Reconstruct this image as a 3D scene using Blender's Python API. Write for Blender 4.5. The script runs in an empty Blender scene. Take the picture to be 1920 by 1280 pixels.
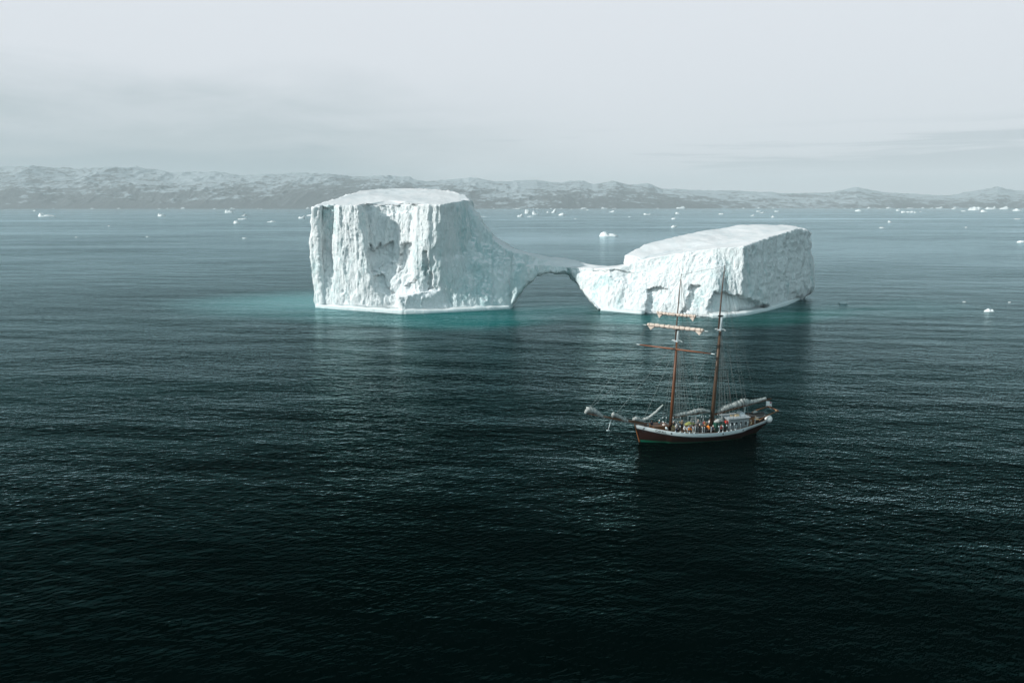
import bpy, bmesh, math, random
import numpy as np
from mathutils import Vector, Matrix, Quaternion, noise as mnoise

rad = math.radians
scene = bpy.context.scene

# ------------------------------------------------------------------ camera
CAM_H = 38.0
FPX = 1387.0                                     # focal length in photo pixels (1920 wide)
PITCH = math.atan(253.0 / FPX)                   # the true horizon sits at photo row 387
cam_d = bpy.data.cameras.new('camera'); cam = bpy.data.objects.new('camera', cam_d)
scene.collection.objects.link(cam); scene.camera = cam
cam.location = (0, 0, CAM_H); cam.rotation_euler = (math.pi / 2 - PITCH, 0, 0)
cam_d.sensor_width = 36; cam_d.lens = FPX / 1920 * 36
cam_d.clip_start = 1; cam_d.clip_end = 120000

# ------------------------------------------------------------------ exposure and engine
scene.view_settings.view_transform = 'Standard'; scene.view_settings.look = 'None'
scene.view_settings.gamma = 1; scene.view_settings.exposure = 0; scene.view_settings.use_curve_mapping = False
scene.cycles.max_bounces = 5; scene.cycles.diffuse_bounces = 2; scene.cycles.glossy_bounces = 3
scene.cycles.transmission_bounces = 2; scene.cycles.volume_bounces = 1; scene.cycles.transparent_max_bounces = 6
scene.cycles.use_denoising = True
scene.cycles.caustics_reflective = False; scene.cycles.caustics_refractive = False
scene.cycles.sample_clamp_indirect = 4

# ------------------------------------------------------------------ node helpers
class NT:
    def __init__(s, nt): s.nt = nt
    def n(s, typ, ins=None, **props):
        nd = s.nt.nodes.new(typ)
        for k, v in props.items(): setattr(nd, k, v)
        for k, v in (ins or {}).items(): s.put(nd.inputs[k], v)
        return nd
    def put(s, sock, v):
        if isinstance(v, bpy.types.NodeSocket): s.nt.links.new(v, sock)
        elif isinstance(v, bpy.types.Node): s.nt.links.new(v.outputs[0], sock)
        else:
            if hasattr(sock.default_value, '__len__') and not hasattr(v, '__len__'): v = (v,) * len(sock.default_value)
            if hasattr(v, '__len__') and sock.type == 'RGBA' and len(v) == 3: v = (*v, 1)
            sock.default_value = v
    def m(s, op, a, b=0.0, c=0.0, clamp=False):
        return s.n('ShaderNodeMath', {0: a, 1: b, 2: c}, operation=op, use_clamp=clamp).outputs[0]
    def vm(s, op, a, b=(0, 0, 0)):
        nd = s.n('ShaderNodeVectorMath', {0: a, 1: b}, operation=op)
        return nd.outputs['Value'] if op in ('LENGTH', 'DOT_PRODUCT', 'DISTANCE') else nd.outputs[0]
    def smooth(s, x, lo, hi, a=0.0, b=1.0):
        return s.n('ShaderNodeMapRange', {0: x, 1: lo, 2: hi, 3: a, 4: b}, interpolation_type='SMOOTHSTEP').outputs[0]
    def lin(s, x, lo, hi, a=0.0, b=1.0):
        return s.n('ShaderNodeMapRange', {0: x, 1: lo, 2: hi, 3: a, 4: b}).outputs[0]
    def mix(s, f, a, b):
        nd = s.n('ShaderNodeMix', data_type='RGBA')
        s.put(nd.inputs[0], f); s.put(nd.inputs[6], a); s.put(nd.inputs[7], b)
        return nd.outputs[2]
    def noise(s, vec, scale=1.0, detail=2.0, rough=0.5, dist=0.0):
        return s.n('ShaderNodeTexNoise', {'Vector': vec, 'Scale': scale, 'Detail': detail, 'Roughness': rough, 'Distortion': dist}).outputs[0]
    def ramp(s, f, stops):
        nd = s.n('ShaderNodeValToRGB', {0: f}); e = nd.color_ramp.elements
        while len(e) < len(stops): e.new(0.5)
        for k, (p, c) in enumerate(stops): e[k].position = p; e[k].color = (*c, 1) if len(c) == 3 else c
        return nd.outputs[0]

def srgb(r, g, b):
    return tuple((c / 255 / 12.92) if c / 255 <= 0.04045 else ((c / 255 + 0.055) / 1.055) ** 2.4 for c in (r, g, b))

# ------------------------------------------------------------------ sun and sky
SUN_AZ, SUN_EL = rad(16), rad(25)                # sun off to the left, a little behind the camera
SUN_DIR = Vector((-math.cos(SUN_AZ) * math.cos(SUN_EL), -math.sin(SUN_AZ) * math.cos(SUN_EL), math.sin(SUN_EL)))
sun_d = bpy.data.lights.new('sun', 'SUN'); sun = bpy.data.objects.new('sun', sun_d); scene.collection.objects.link(sun)
sun_d.energy = 4.7; sun_d.angle = rad(0.8); sun_d.color = (1.0, 0.97, 0.92)
sun.rotation_euler = SUN_DIR.to_track_quat('Z', 'Y').to_euler()

world = bpy.data.worlds.new('World'); scene.world = world; world.use_nodes = True
W = NT(world.node_tree); world.node_tree.nodes.clear()
d = W.n('ShaderNodeTexCoord').outputs['Generated']
sep = W.n('ShaderNodeSeparateXYZ', {0: d}); dx, dy, dz = sep.outputs
el = W.m('MAXIMUM', dz, 0.0)
# high pale overcast, darkened above the frame to keep the water's reflections dark
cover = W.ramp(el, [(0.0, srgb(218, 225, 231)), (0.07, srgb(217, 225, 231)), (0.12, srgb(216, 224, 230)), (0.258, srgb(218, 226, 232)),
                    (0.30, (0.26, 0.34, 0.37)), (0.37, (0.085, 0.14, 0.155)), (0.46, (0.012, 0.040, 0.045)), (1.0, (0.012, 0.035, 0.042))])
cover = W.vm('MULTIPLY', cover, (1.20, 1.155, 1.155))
front = W.smooth(dy, -0.2, 0.3)
# stratus bank low on the western half
cv = W.vm('MULTIPLY', d, (2.2, 2.2, 15.0))
cn = W.noise(cv, 1.0, 6.0, 0.55, 0.6)
cn2 = W.noise(W.vm('ADD', W.vm('MULTIPLY', d, (5.0, 5.0, 22.0)), (7, 3, 1)), 1.0, 6.0, 0.6, 0.4)
edge = W.m('ADD', dz, W.m('MULTIPLY', W.m('SUBTRACT', cn, 0.5), 0.16))
bank = W.m('MULTIPLY', W.smooth(edge, 0.185, 0.10), W.smooth(W.m('ADD', dx, W.m('MULTIPLY', dz, 1.2)), 0.30, -0.20))
bank = W.m('MULTIPLY', bank, W.smooth(cn2, 0.30, 0.62, 0.55, 1.0))
c1 = W.mix(W.m('MULTIPLY', bank, 0.85), cover, srgb(194, 206, 212))
low = W.m('MULTIPLY', W.smooth(W.m('ADD', dz, W.m('MULTIPLY', W.m('SUBTRACT', cn2, 0.5), 0.10)), 0.082, 0.048), W.smooth(W.m('ADD', dx, W.m('MULTIPLY', W.m('SUBTRACT', cn, .5), .3)), -0.13, -0.25))
c2 = W.mix(W.m('MULTIPLY', low, 0.9), c1, srgb(178, 194, 202))
# long thin streaks to the east
st = W.noise(W.vm('MULTIPLY', d, (2.6, 2.6, 60.0)), 1.0, 5.0, 0.55, 0.3)
streak = W.m('MULTIPLY', W.m('MULTIPLY', W.smooth(dz, 0.03, 0.06), W.smooth(dz, 0.105, 0.08)), W.smooth(W.m('ADD', st, W.m('MULTIPLY', dx, 0.12)), 0.50, 0.62))
c3 = W.mix(W.m('MULTIPLY', streak, 0.55), c2, srgb(190, 202, 210))
# brighter cloud round the sun
glow = W.m('POWER', W.m('MAXIMUM', W.vm('DOT_PRODUCT', d, tuple(SUN_DIR)), 0.0), 3.0)
c4 = W.mix(W.m('MULTIPLY', W.m('MULTIPLY', glow, 0.7), W.smooth(dy, 0.35, -0.1)), c3, (1.05, 1.05, 1.02))
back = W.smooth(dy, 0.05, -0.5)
c5 = W.mix(W.m('MULTIPLY', back, 0.9), c4, (0.60, 0.83, 0.89))  # sky behind the camera brightened as added fill for the shaded ice
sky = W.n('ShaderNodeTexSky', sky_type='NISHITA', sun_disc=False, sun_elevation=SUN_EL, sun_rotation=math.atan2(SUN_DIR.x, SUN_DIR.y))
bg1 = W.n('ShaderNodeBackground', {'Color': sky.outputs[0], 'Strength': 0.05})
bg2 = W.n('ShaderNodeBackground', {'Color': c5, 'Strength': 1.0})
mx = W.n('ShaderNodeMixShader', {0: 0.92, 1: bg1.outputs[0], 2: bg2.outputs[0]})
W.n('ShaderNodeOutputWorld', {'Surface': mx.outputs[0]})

# ------------------------------------------------------------------ placing by sight: rays of the real camera
SP, CP = math.sin(PITCH), math.cos(PITCH)
def ray(px, py):
    a, b = (px - 960) / FPX, (640 - py) / FPX
    return (a, CP + b * SP, -SP + b * CP)
def ground(px, py, z=0.0):
    r = ray(px, py); t = (z - CAM_H) / r[2]
    return (r[0] * t, r[1] * t, z)
def at_depth(px, py, Y):
    r = ray(px, py); t = Y / r[1]
    return (r[0] * t, Y, CAM_H + r[2] * t)
def at_px_z(px, Y, z):
    depth = Y * CP + (CAM_H - z) * SP
    return ((px - 960) / FPX * depth, Y, z)
def to_px(P):
    depth = P[:, 1] * CP + (CAM_H - P[:, 2]) * SP
    up = P[:, 1] * SP - (CAM_H - P[:, 2]) * CP
    return 960 + FPX * P[:, 0] / depth, 640 - FPX * up / depth

# ------------------------------------------------------------------ numpy noise
def _hash(ix, iy, iz, seed):
    n = (ix * 374761393 + iy * 668265263 + iz * 2147483647 + seed * 1274126177) & 0xFFFFFFFF
    n = ((n ^ (n >> 13)) * 1274126177) & 0xFFFFFFFF
    n = ((n ^ (n >> 16)) * 2246822519) & 0xFFFFFFFF
    return ((n ^ (n >> 15)) & 0xFFFF) / 32767.5 - 1.0
def vnoise(p, seed=0):
    i = np.floor(p).astype(np.int64); f = p - i; f = f * f * f * (f * (f * 6 - 15) + 10)
    r = 0
    for a in (0, 1):
        wx = f[:, 0] if a else 1 - f[:, 0]
        for b in (0, 1):
            wy = f[:, 1] if b else 1 - f[:, 1]
            for c in (0, 1):
                wz = f[:, 2] if c else 1 - f[:, 2]
                r = r + wx * wy * wz * _hash(i[:, 0] + a, i[:, 1] + b, i[:, 2] + c, seed)
    return r
def fbm(p, octaves=4, gain=0.5, seed=0, ridged=False):
    s, a, t = 0, 1.0, 0
    for o in range(octaves):
        v = vnoise(p * (2.03 ** o) + 17.3 * o, seed + o)
        if ridged: v = 1 - 2 * np.abs(v)
        s = s + a * v; t += a; a *= gain
    return s / t

# ------------------------------------------------------------------ objects
def tag(o, label=None, cat=None, group=None, kind=None):
    if label: o['label'] = label
    if cat: o['category'] = cat
    if group: o['group'] = group
    if kind: o['kind'] = kind
    return o
def empty(name, loc=(0, 0, 0), rz=0.0, parent=None):
    o = bpy.data.objects.new(name, None); scene.collection.objects.link(o)
    o.location = loc; o.rotation_euler.z = rz; o.empty_display_size = 0.5; o.parent = parent
    return o
def link_mesh(name, me, mat=None, parent=None, smooth=False):
    o = bpy.data.objects.new(name, me); scene.collection.objects.link(o); o.parent = parent
    if mat:
        me.materials.clear(); me.materials.append(mat)
    me.shade_smooth() if smooth else me.shade_flat()
    return o
def mesh_from(name, v, f):
    me = bpy.data.meshes.new(name); me.from_pydata([tuple(map(float, p)) for p in v], [], f); me.update(); return me
def grid_faces(nu, nv, wrap=False, off=0):
    f = []
    for i in range(nu - 1):
        for j in range(nv if wrap else nv - 1):
            a, b = off + i * nv + j, off + i * nv + (j + 1) % nv
            f.append((a, b, b + nv, a + nv))
    return f

# ------------------------------------------------------------------ materials
def material(name):
    m = bpy.data.materials.new(name); m.use_nodes = True; m.node_tree.nodes.clear(); return m, NT(m.node_tree)
def plain(name, col, rough=0.6, metal=0.0, vary=0.25, scale=3.0, spec=0.4):
    m, t = material(name)
    p = t.n('ShaderNodeTexCoord').outputs['Object']
    n = t.noise(p, scale, 5.0, 0.6)
    c = t.mix(n, tuple(x * (1 - vary) for x in col), tuple(min(1, x * (1 + vary)) for x in col))
    b = t.n('ShaderNodeBump', {'Strength': 0.25, 'Distance': 0.02, 'Height': t.noise(p, scale * 6, 3.0)})
    s = t.n('ShaderNodeBsdfPrincipled', {'Base Color': c, 'Roughness': rough, 'Metallic': metal, 'Normal': b.outputs[0]})
    s.inputs['Specular IOR Level'].default_value = spec
    t.n('ShaderNodeOutputMaterial', {'Surface': s.outputs[0]})
    return m

def make_ice(name, face=(0.80, 0.85, 0.865), snow=(0.83, 0.845, 0.87), blue=(0.42, 0.63, 0.65)):
    m, t = material(name)
    g = t.n('ShaderNodeNewGeometry'); P = g.outputs['Position']; nz = t.n('ShaderNodeSeparateXYZ', {0: g.outputs['Normal']}).outputs[2]
    v1 = t.vm('MULTIPLY', P, (0.10, 0.10, 0.035))
    n1 = t.noise(v1, 1.0, 6.0, 0.62, 0.8)
    n2 = t.noise(t.vm('MULTIPLY', P, (0.9, 0.9, 0.25)), 1.0, 6.0, 0.65, 0.3)
    n3 = t.noise(P, 0.35, 4.0, 0.6, 1.2)
    old = t.m('MULTIPLY', t.smooth(n1, 0.50, 0.68), t.smooth(n3, 0.35, 0.6), clamp=True)
    mid = t.smooth(t.m('ABSOLUTE', t.m('SUBTRACT', t.n('ShaderNodeSeparateXYZ', {0: P}).outputs[0], 2.0)), 34, 12)
    old = t.m('ADD', old, t.m('MULTIPLY', mid, t.smooth(n1, 0.30, 0.62, 0.15, 0.75)), clamp=True)
    c = t.mix(t.m('MULTIPLY', old, 0.75), face, blue)
    c = t.mix(t.smooth(n2, 0.52, 0.70), c, tuple(min(1, x * 1.06) for x in snow))
    drift = t.noise(t.vm('MULTIPLY', P, (0.12, 0.05, 0.1)), 1.0, 5.0, 0.6, 0.6)
    c = t.mix(t.smooth(nz, 0.55, 0.8), c, t.mix(t.smooth(drift, 0.4, 0.65), snow, tuple(x * k for x, k in zip(snow, (0.90, 0.94, 0.95)))))
    h = t.m('ADD', t.m('MULTIPLY', n2, 1.0), t.m('MULTIPLY', t.noise(P, 2.4, 5.0, 0.65), 0.45))
    h = t.m('MULTIPLY', h, t.smooth(nz, 0.75, 0.45, 0.12, 1.0))
    b = t.n('ShaderNodeBump', {'Strength': 0.9, 'Distance': 1.0, 'Height': h})
    s = t.n('ShaderNodeBsdfPrincipled', {'Base Color': c, 'Roughness': 0.62, 'Normal': b.outputs[0]})
    s.inputs['Specular IOR Level'].default_value = 0.25
    t.n('ShaderNodeOutputMaterial', {'Surface': s.outputs[0]})
    return m
ICE = make_ice('glacier_ice')
ICE_WET = make_ice('wet_ice', (0.66, 0.77, 0.79), (0.80, 0.84, 0.85), (0.60, 0.74, 0.76))

# ------------------------------------------------------------------ water
def wave_group():
    g = bpy.data.node_groups.new('wave_height', 'ShaderNodeTree')
    g.interface.new_socket('P', in_out='INPUT', socket_type='NodeSocketVector')
    g.interface.new_socket('H', in_out='OUTPUT', socket_type='NodeSocketFloat')
    t = NT(g); gi = t.n('NodeGroupInput'); P = gi.outputs[0]
    R = t.n('ShaderNodeVectorRotate', {'Vector': P, 'Angle': rad(7)}, rotation_type='Z_AXIS').outputs[0]
    R2 = t.n('ShaderNodeVectorRotate', {'Vector': P, 'Angle': rad(-24)}, rotation_type='Z_AXIS').outputs[0]
    a = t.noise(t.vm('MULTIPLY', R, (0.028, 0.075, 0)), 1.0, 1.0, 0.5)
    b = t.noise(t.vm('MULTIPLY', R, (0.24, 0.46, 0)), 1.0, 2.0, 0.55)
    c = t.noise(t.vm('MULTIPLY', R2, (0.9, 1.9, 0)), 1.0, 3.0, 0.62)
    h = t.m('MULTIPLY', a, 0.95)
    h = t.m('ADD', h, t.m('MULTIPLY', b, 0.32))
    h = t.m('ADD', h, t.m('MULTIPLY', c, 0.175))
    t.n('NodeGroupOutput', {0: h})
    return g
WG = wave_group()
def make_water():
    m, t = material('sea_water')
    P = t.n('ShaderNodeNewGeometry').outputs['Position']
    P = t.vm('MULTIPLY', P, (1, 1, 0))
    def H(off):
        nd = t.nt.nodes.new('ShaderNodeGroup'); nd.node_tree = WG
        t.put(nd.inputs[0], t.vm('ADD', P, off) if off != (0, 0, 0) else P); return nd.outputs[0]
    e = 0.12
    h0, hx, hy = H((0, 0, 0)), H((e, 0, 0)), H((0, e, 0))
    # wind: calm slicks and rougher cat's-paws
    g1 = t.noise(t.vm('MULTIPLY', P, (0.0016, 0.0065, 0)), 1.0, 4.0, 0.55, 0.7)
    g2 = t.noise(t.vm('MULTIPLY', P, (0.010, 0.030, 0)), 1.0, 3.0, 0.5, 0.4)
    g3 = t.noise(t.vm('MULTIPLY', P, (0.00035, 0.0035, 0)), 1.0, 5.0, 0.6, 0.3)
    gust = t.m('MULTIPLY', t.smooth(g1, 0.32, 0.62, 0.62, 1.12), t.smooth(g2, 0.3, 0.7, 0.75, 1.15))
    slick = t.smooth(g3, 0.57, 0.64, 1.0, 0.35)
    calm = t.smooth(t.n('ShaderNodeSeparateXYZ', {0: P}).outputs[1], 330, 1100, 1.0, 0.68)
    calm2 = t.smooth(t.vm('LENGTH', t.vm('MULTIPLY', t.vm('SUBTRACT', P, (90, 760, 0)), (1 / 420, 1 / 460, 0))), 1.3, 0.3, 1.0, 0.58)
    k = t.m('MULTIPLY', t.m('MULTIPLY', t.m('MULTIPLY', gust, slick), t.m('MULTIPLY', calm, calm2)), -1.2 / e)
    sx = t.m('MULTIPLY', t.m('SUBTRACT', hx, h0), k); sy = t.m('MULTIPLY', t.m('SUBTRACT', hy, h0), k)
    nrm = t.vm('NORMALIZE', t.n('ShaderNodeCombineXYZ', {0: sx, 1: sy, 2: 1.0}).outputs[0])
    # colour of the water itself: deep sea, and turquoise over the submerged foot of the iceberg
    def blob(cx, cy, rx, ry, rot=0.0, wob=0.65):
        q = t.vm('SUBTRACT', P, (cx, cy, 0))
        q = t.n('ShaderNodeVectorRotate', {'Vector': q, 'Angle': -rot}, rotation_type='Z_AXIS').outputs[0]
        q = t.vm('MULTIPLY', q, (1 / rx, 1 / ry, 0))
        L = t.vm('LENGTH', q)
        L = t.m('ADD', L, t.m('MULTIPLY', t.m('SUBTRACT', g2, 0.5), wob))
        return t.smooth(L, 1.15, 0.45 if cx > -80 else 0.15)
    deep = (0.0, 0.0018, 0.0016)
    col = deep
    for (cx, cy, rx, ry, rot, s_, c_) in SHALLOWS:
        col = t.mix(t.m('MULTIPLY', blob(cx, cy, rx, ry, rot), s_), col, c_)
    body = t.n('ShaderNodeBsdfDiffuse', {'Color': col})
    fr = t.n('ShaderNodeFresnel', {'IOR': WATER_IOR, 'Normal': nrm})
    tint = t.ramp(fr.outputs[0], [(0.0, (0.05, 0.58, 0.55)), (0.10, (0.22, 0.72, 0.70)), (0.30, (0.42, 0.80, 0.80)), (0.60, (0.76, 0.93, 0.98))])
    gloss = t.n('ShaderNodeBsdfGlossy', {'Color': tint, 'Roughness': 0.14, 'Normal': nrm})
    fac = t.m('MULTIPLY', t.m('POWER', fr.outputs[0], 1.75), 1.42, clamp=True)
    s = t.n('ShaderNodeMixShader', {0: fac, 1: body.outputs[0], 2: gloss.outputs[0]})
    t.n('ShaderNodeOutputMaterial', {'Surface': s.outputs[0]})
    return m
WATER_IOR = 1.20
TEAL = (0.0, 0.125, 0.118); TURQ = (0.11, 0.27, 0.28)
SHALLOWS = [
    (-84, 300, 58, 50, 0.15, 1.0, TURQ),
    (-55, 250, 30, 16, -0.25, 0.35, TEAL),
    (-16, 250, 35, 25, 0.22, 1.0, TEAL),
    (16, 285, 34, 46, 0.0, 0.6, (0.02, 0.13, 0.13)),
    (46, 250, 22, 14, 0.0, 0.7, TEAL),
    (100, 262, 46, 17, 0.72, 0.85, (0.0, 0.075, 0.06)),
    (140, 285, 50, 30, 0.3, 0.3, (0.0, 0.10, 0.09)),
]
sea = mesh_from('water', [(-60000, -3000, 0), (60000, -3000, 0), (60000, 90000, 0), (-60000, 90000, 0)], [(0, 1, 2, 3)])
tag(link_mesh('water', sea, make_water()), kind='structure')

# ------------------------------------------------------------------ far mountains
def interp(x, xs, ys): return np.interp(x, xs, ys)
def build_mountains():
    ridge_px = [-500, -200, 0, 60, 150, 210, 300, 330, 400, 470, 520, 560, 620, 660, 720, 800, 880, 915, 960, 1000, 1050, 1085, 1110, 1150, 1175, 1215, 1240, 1300, 1400, 1480, 1550, 1605, 1650, 1720, 1780, 1830, 1868, 1900, 1940, 2100, 2500]
    ridge_py = [330, 324, 321, 318, 322, 317, 325, 331, 328, 334, 334, 328, 330, 338, 333, 345, 338, 343, 346, 343, 346, 342, 348, 345, 350, 349, 358, 360, 362, 366, 365, 354, 362, 368, 368, 359, 352, 360, 358, 362, 366]
    shore = lambda a: np.interp(a, [-0.7, 0.0, 0.7], [12600, 13400, 15500])
    na, nr = 1500, 170
    az = np.linspace(-0.95, 0.95, na)            # x / y
    t = np.concatenate([np.linspace(0, 1, nr - 30), np.linspace(1.02, 1.8, 30)])
    A, T = np.meshgrid(az, t, indexing='ij'); A = A.ravel(); T = T.ravel()
    Y = shore(A) + T * 5000; X = A * Y
    p = np.stack([X / 1300, Y / 1300, np.zeros_like(X)], 1)
    wx = fbm(p * 0.8 + 5, 3, seed=3) * 350
    P2 = np.stack([(X + wx) / 1600, (Y + wx) / 2200, np.zeros_like(X)], 1)
    rg = fbm(P2, 7, 0.52, seed=11, ridged=True)
    rough = fbm(np.stack([X / 230, Y / 380, np.zeros_like(X)], 1), 5, 0.6, seed=21, ridged=True)
    pxs = 960 + FPX * A / CP * 1.0
    Yr = shore(A) + 5000
    top = np.interp(pxs, ridge_px, ridge_py)
    Zr = CAM_H + Yr * (387 - top) / FPX / CP / CP * 0.985
    prof = np.interp(T, [0, 0.08, 0.3, 0.6, 0.85, 1.0, 1.25, 1.8], [-0.02, 0.10, 0.30, 0.62, 0.86, 1.0, 0.7, 0.2])
    h = Zr * prof * (1 + 0.0 * T) + Zr * (0.26 * rg) * np.interp(T, [0, 0.15, 0.85, 1.0, 1.4], [0.0, 0.9, 0.8, 0.22, 0.5]) + rough * 34 * np.interp(T, [0, 0.15, 1], [0.1, 1, 1])
    h = np.where(T <= 0, -15, h)
    v = np.stack([X, Y, h], 1)
    me = mesh_from('mountains', v, grid_faces(na, len(t)))
    m, nt = material('snowy_rock')
    g = nt.n('ShaderNodeNewGeometry'); P = g.outputs['Position']
    sp = nt.n('ShaderNodeSeparateXYZ', {0: P}); nn = nt.n('ShaderNodeSeparateXYZ', {0: g.outputs['Normal']})
    n1 = nt.noise(nt.vm('MULTIPLY', P, (0.0015, 0.0015, 0.008)), 1.0, 8.0, 0.68, 0.8)
    n2 = nt.noise(nt.vm('MULTIPLY', P, (0.007, 0.004, 0.02)), 1.0, 7.0, 0.7, 0.6)
    alt = nt.lin(sp.outputs[2], 0, 700, -0.10, 0.07)
    east = nt.lin(sp.outputs[0], -6000, 4500, -0.03, 0.05)
    s = nt.m('ADD', nt.m('ADD', nt.m('MULTIPLY', n1, 0.55), nt.m('MULTIPLY', n2, 0.55)), nt.m('ADD', alt, east))
    s = nt.m('ADD', s, nt.m('MULTIPLY', nt.m('SUBTRACT', nn.outputs[2], 0.8), 0.25))
    n0 = nt.noise(nt.vm('MULTIPLY', P, (0.00035, 0.0001, 0.0)), 1.0, 3.0, 0.6, 0.4)
    s = nt.m('ADD', s, nt.m('MULTIPLY', nt.m('SUBTRACT', n0, 0.5), 0.38))
    snow = nt.smooth(s, 0.56, 0.61)
    rock = nt.mix(n2, (0.030, 0.042, 0.050), (0.075, 0.085, 0.09))
    c = nt.mix(snow, rock, (0.36, 0.42, 0.46))
    b = nt.n('ShaderNodeBump', {'Strength': 0.4, 'Distance': 25.0, 'Height': n2})
    bs = nt.n('ShaderNodeBsdfPrincipled', {'Base Color': c, 'Roughness': 0.9, 'Normal': b.outputs[0]})
    nt.n('ShaderNodeOutputMaterial', {'Surface': bs.outputs[0]})
    tag(link_mesh('mountains', me, m, smooth=True), kind='structure')
build_mountains()

# ------------------------------------------------------------------ the great arched iceberg
def loft_columns(cols, bottom_cap=True):
    """cols: ring of columns, each a list of points top to bottom; closed shell."""
    n, L = len(cols), len(cols[0]); v = [p for c in cols for p in c]; f = []
    for i in range(n):
        j = (i + 1) % n
        for k in range(L - 1):
            f.append((i * L + k, i * L + k + 1, j * L + k + 1, j * L + k))
    for lev, flip in ((0, False), (L - 1, True)):
        c = np.mean([cols[i][lev] for i in range(n)], axis=0); ci = len(v); v.append(tuple(c))
        for i in range(n):
            j = (i + 1) % n; a, b = i * L + lev, j * L + lev
            f.append((ci, b, a) if flip else (ci, a, b))
    return v, f
def loft_sections(secs):
    n, L = len(secs), len(secs[0]); v = [p for s in secs for p in s]; f = []
    for i in range(n - 1):
        for k in range(L):
            k2 = (k + 1) % L
            f.append((i * L + k, (i + 1) * L + k, (i + 1) * L + k2, i * L + k2))
    f.append(tuple(range(L))); f.append(tuple(reversed(range((n - 1) * L, n * L))))
    return v, f

def left_tower():
    gpx = [560, 590, 600, 635, 675, 720, 757, 775, 820, 880, 958]
    gpy = [574, 576.5, 577.5, 579.5, 582, 585, 586.5, 586, 585, 582, 578]
    G = lambda px: ground(px, np.interp(px, gpx, gpy))
    Yt = lambda px: np.interp(px, [587, 825, 845, 878], [285, 272, 279, 296])
    zt = lambda px: np.interp(px, [587, 640, 825, 845, 878], [37.7, 38.3, 38.5, 39.4, 40.6])
    # px_top, px_mid, px_low, px_ground, offsets top/mid/low, overhang of mid
    C = [(587, 584, 589, 591, 0, 0.5, 0.5), (597, 596, 600, 603, 0, 0, 0), (601, 601, 606, 612, 4.6, 4.2, 0.8), (632, 627, 622, 620, 5.2, 4.6, 0.6),
         (637, 632, 627, 627, -2.0, -1.2, -0.2), (672, 684, 692, 690, -2.2, -1.2, -0.2), (682, 694, 700, 705, 4.4, 3.4, 0.8), (700, 706, 712, 717, 5.8, 5.6, 1.8),
         (740, 738, 736, 735, 7.4, 7.0, 3.0), (774, 766, 760, 757, 6.6, 6.0, 2.6), (783, 780, 775, 775, 0.4, 1.2, 1.2), (803, 800, 790, 790, -0.6, -0.2, 0.8),
         (826, 818, 806, 806, 0.0, 0.0, 1.0), (846, 850, 850, 850, 0.3, 1.5, 0.0), (876, 893, 900, 905, 0, 2, 1)]
    cols = []
    for a, b, c, g_, o0, o1, o2 in C:
        z0 = zt(a); Y0 = Yt(a) + o0
        Gg = G(g_); Yg = Gg[1] + 3.0 + o2
        Ym = Yg * 0.45 + Yt(b) * 0.55 + o1; Yl = Yg * 0.85 + Yt(c) * 0.15 + o2 * 0.5
        cols.append([at_px_z(a, Y0, z0), at_px_z(b, Ym, z0 * 0.52), at_px_z(c, Yl, z0 * 0.17), at_px_z(g_, Yg, 0.8), at_px_z(g_, Yg, -5)])
    B = [(884, 377, 306), (872, 366, 318), (850, 360, 330), (812, 355.5, 338), (760, 353, 342), (705, 354, 338), (678, 357, 330), (660, 364, 318), (637, 372, 304), (610, 380, 294)]
    for px, py, Y in B:
        P = np.array(at_depth(px, py, Y)); out = (np.array([0, 6.0, 0]) if Y > 310 else np.array([2.0 if px > 760 else -1.0, 3.0, 0]))
        cols.append([tuple(P), tuple(P * [1, 1, .55] + out * .5), tuple(P * [1, 1, .18] + out), tuple(P * [1, 1, 0] + out * 1.1 + [0, 0, .8]), tuple(P * [1, 1, 0] + out * 1.1 + [0, 0, -5])])
    return loft_columns(cols)
def nose_block():
    # the low blade at the foot, its dark flank turned to the right
    T = [at_depth(742, 556, 268), at_depth(790, 549, 269.5), at_depth(826, 544, 273), at_depth(842, 546, 280), at_depth(745, 548, 280)]
    g = [ground(751, 586.5), ground(790, 586), ground(840, 583.5), ground(860, 580), ground(735, 583)]
    tip = ground(757, 588.5)
    T.insert(1, at_depth(748, 556.5, 265.6)); g.insert(1, tip)
    cols = [[t_, tuple(np.array(t_) * .5 + np.array(b) * .5), (b[0], b[1], .3), (b[0], b[1], -5)] for t_, b in zip(T, g)]
    return loft_columns(cols)
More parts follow.
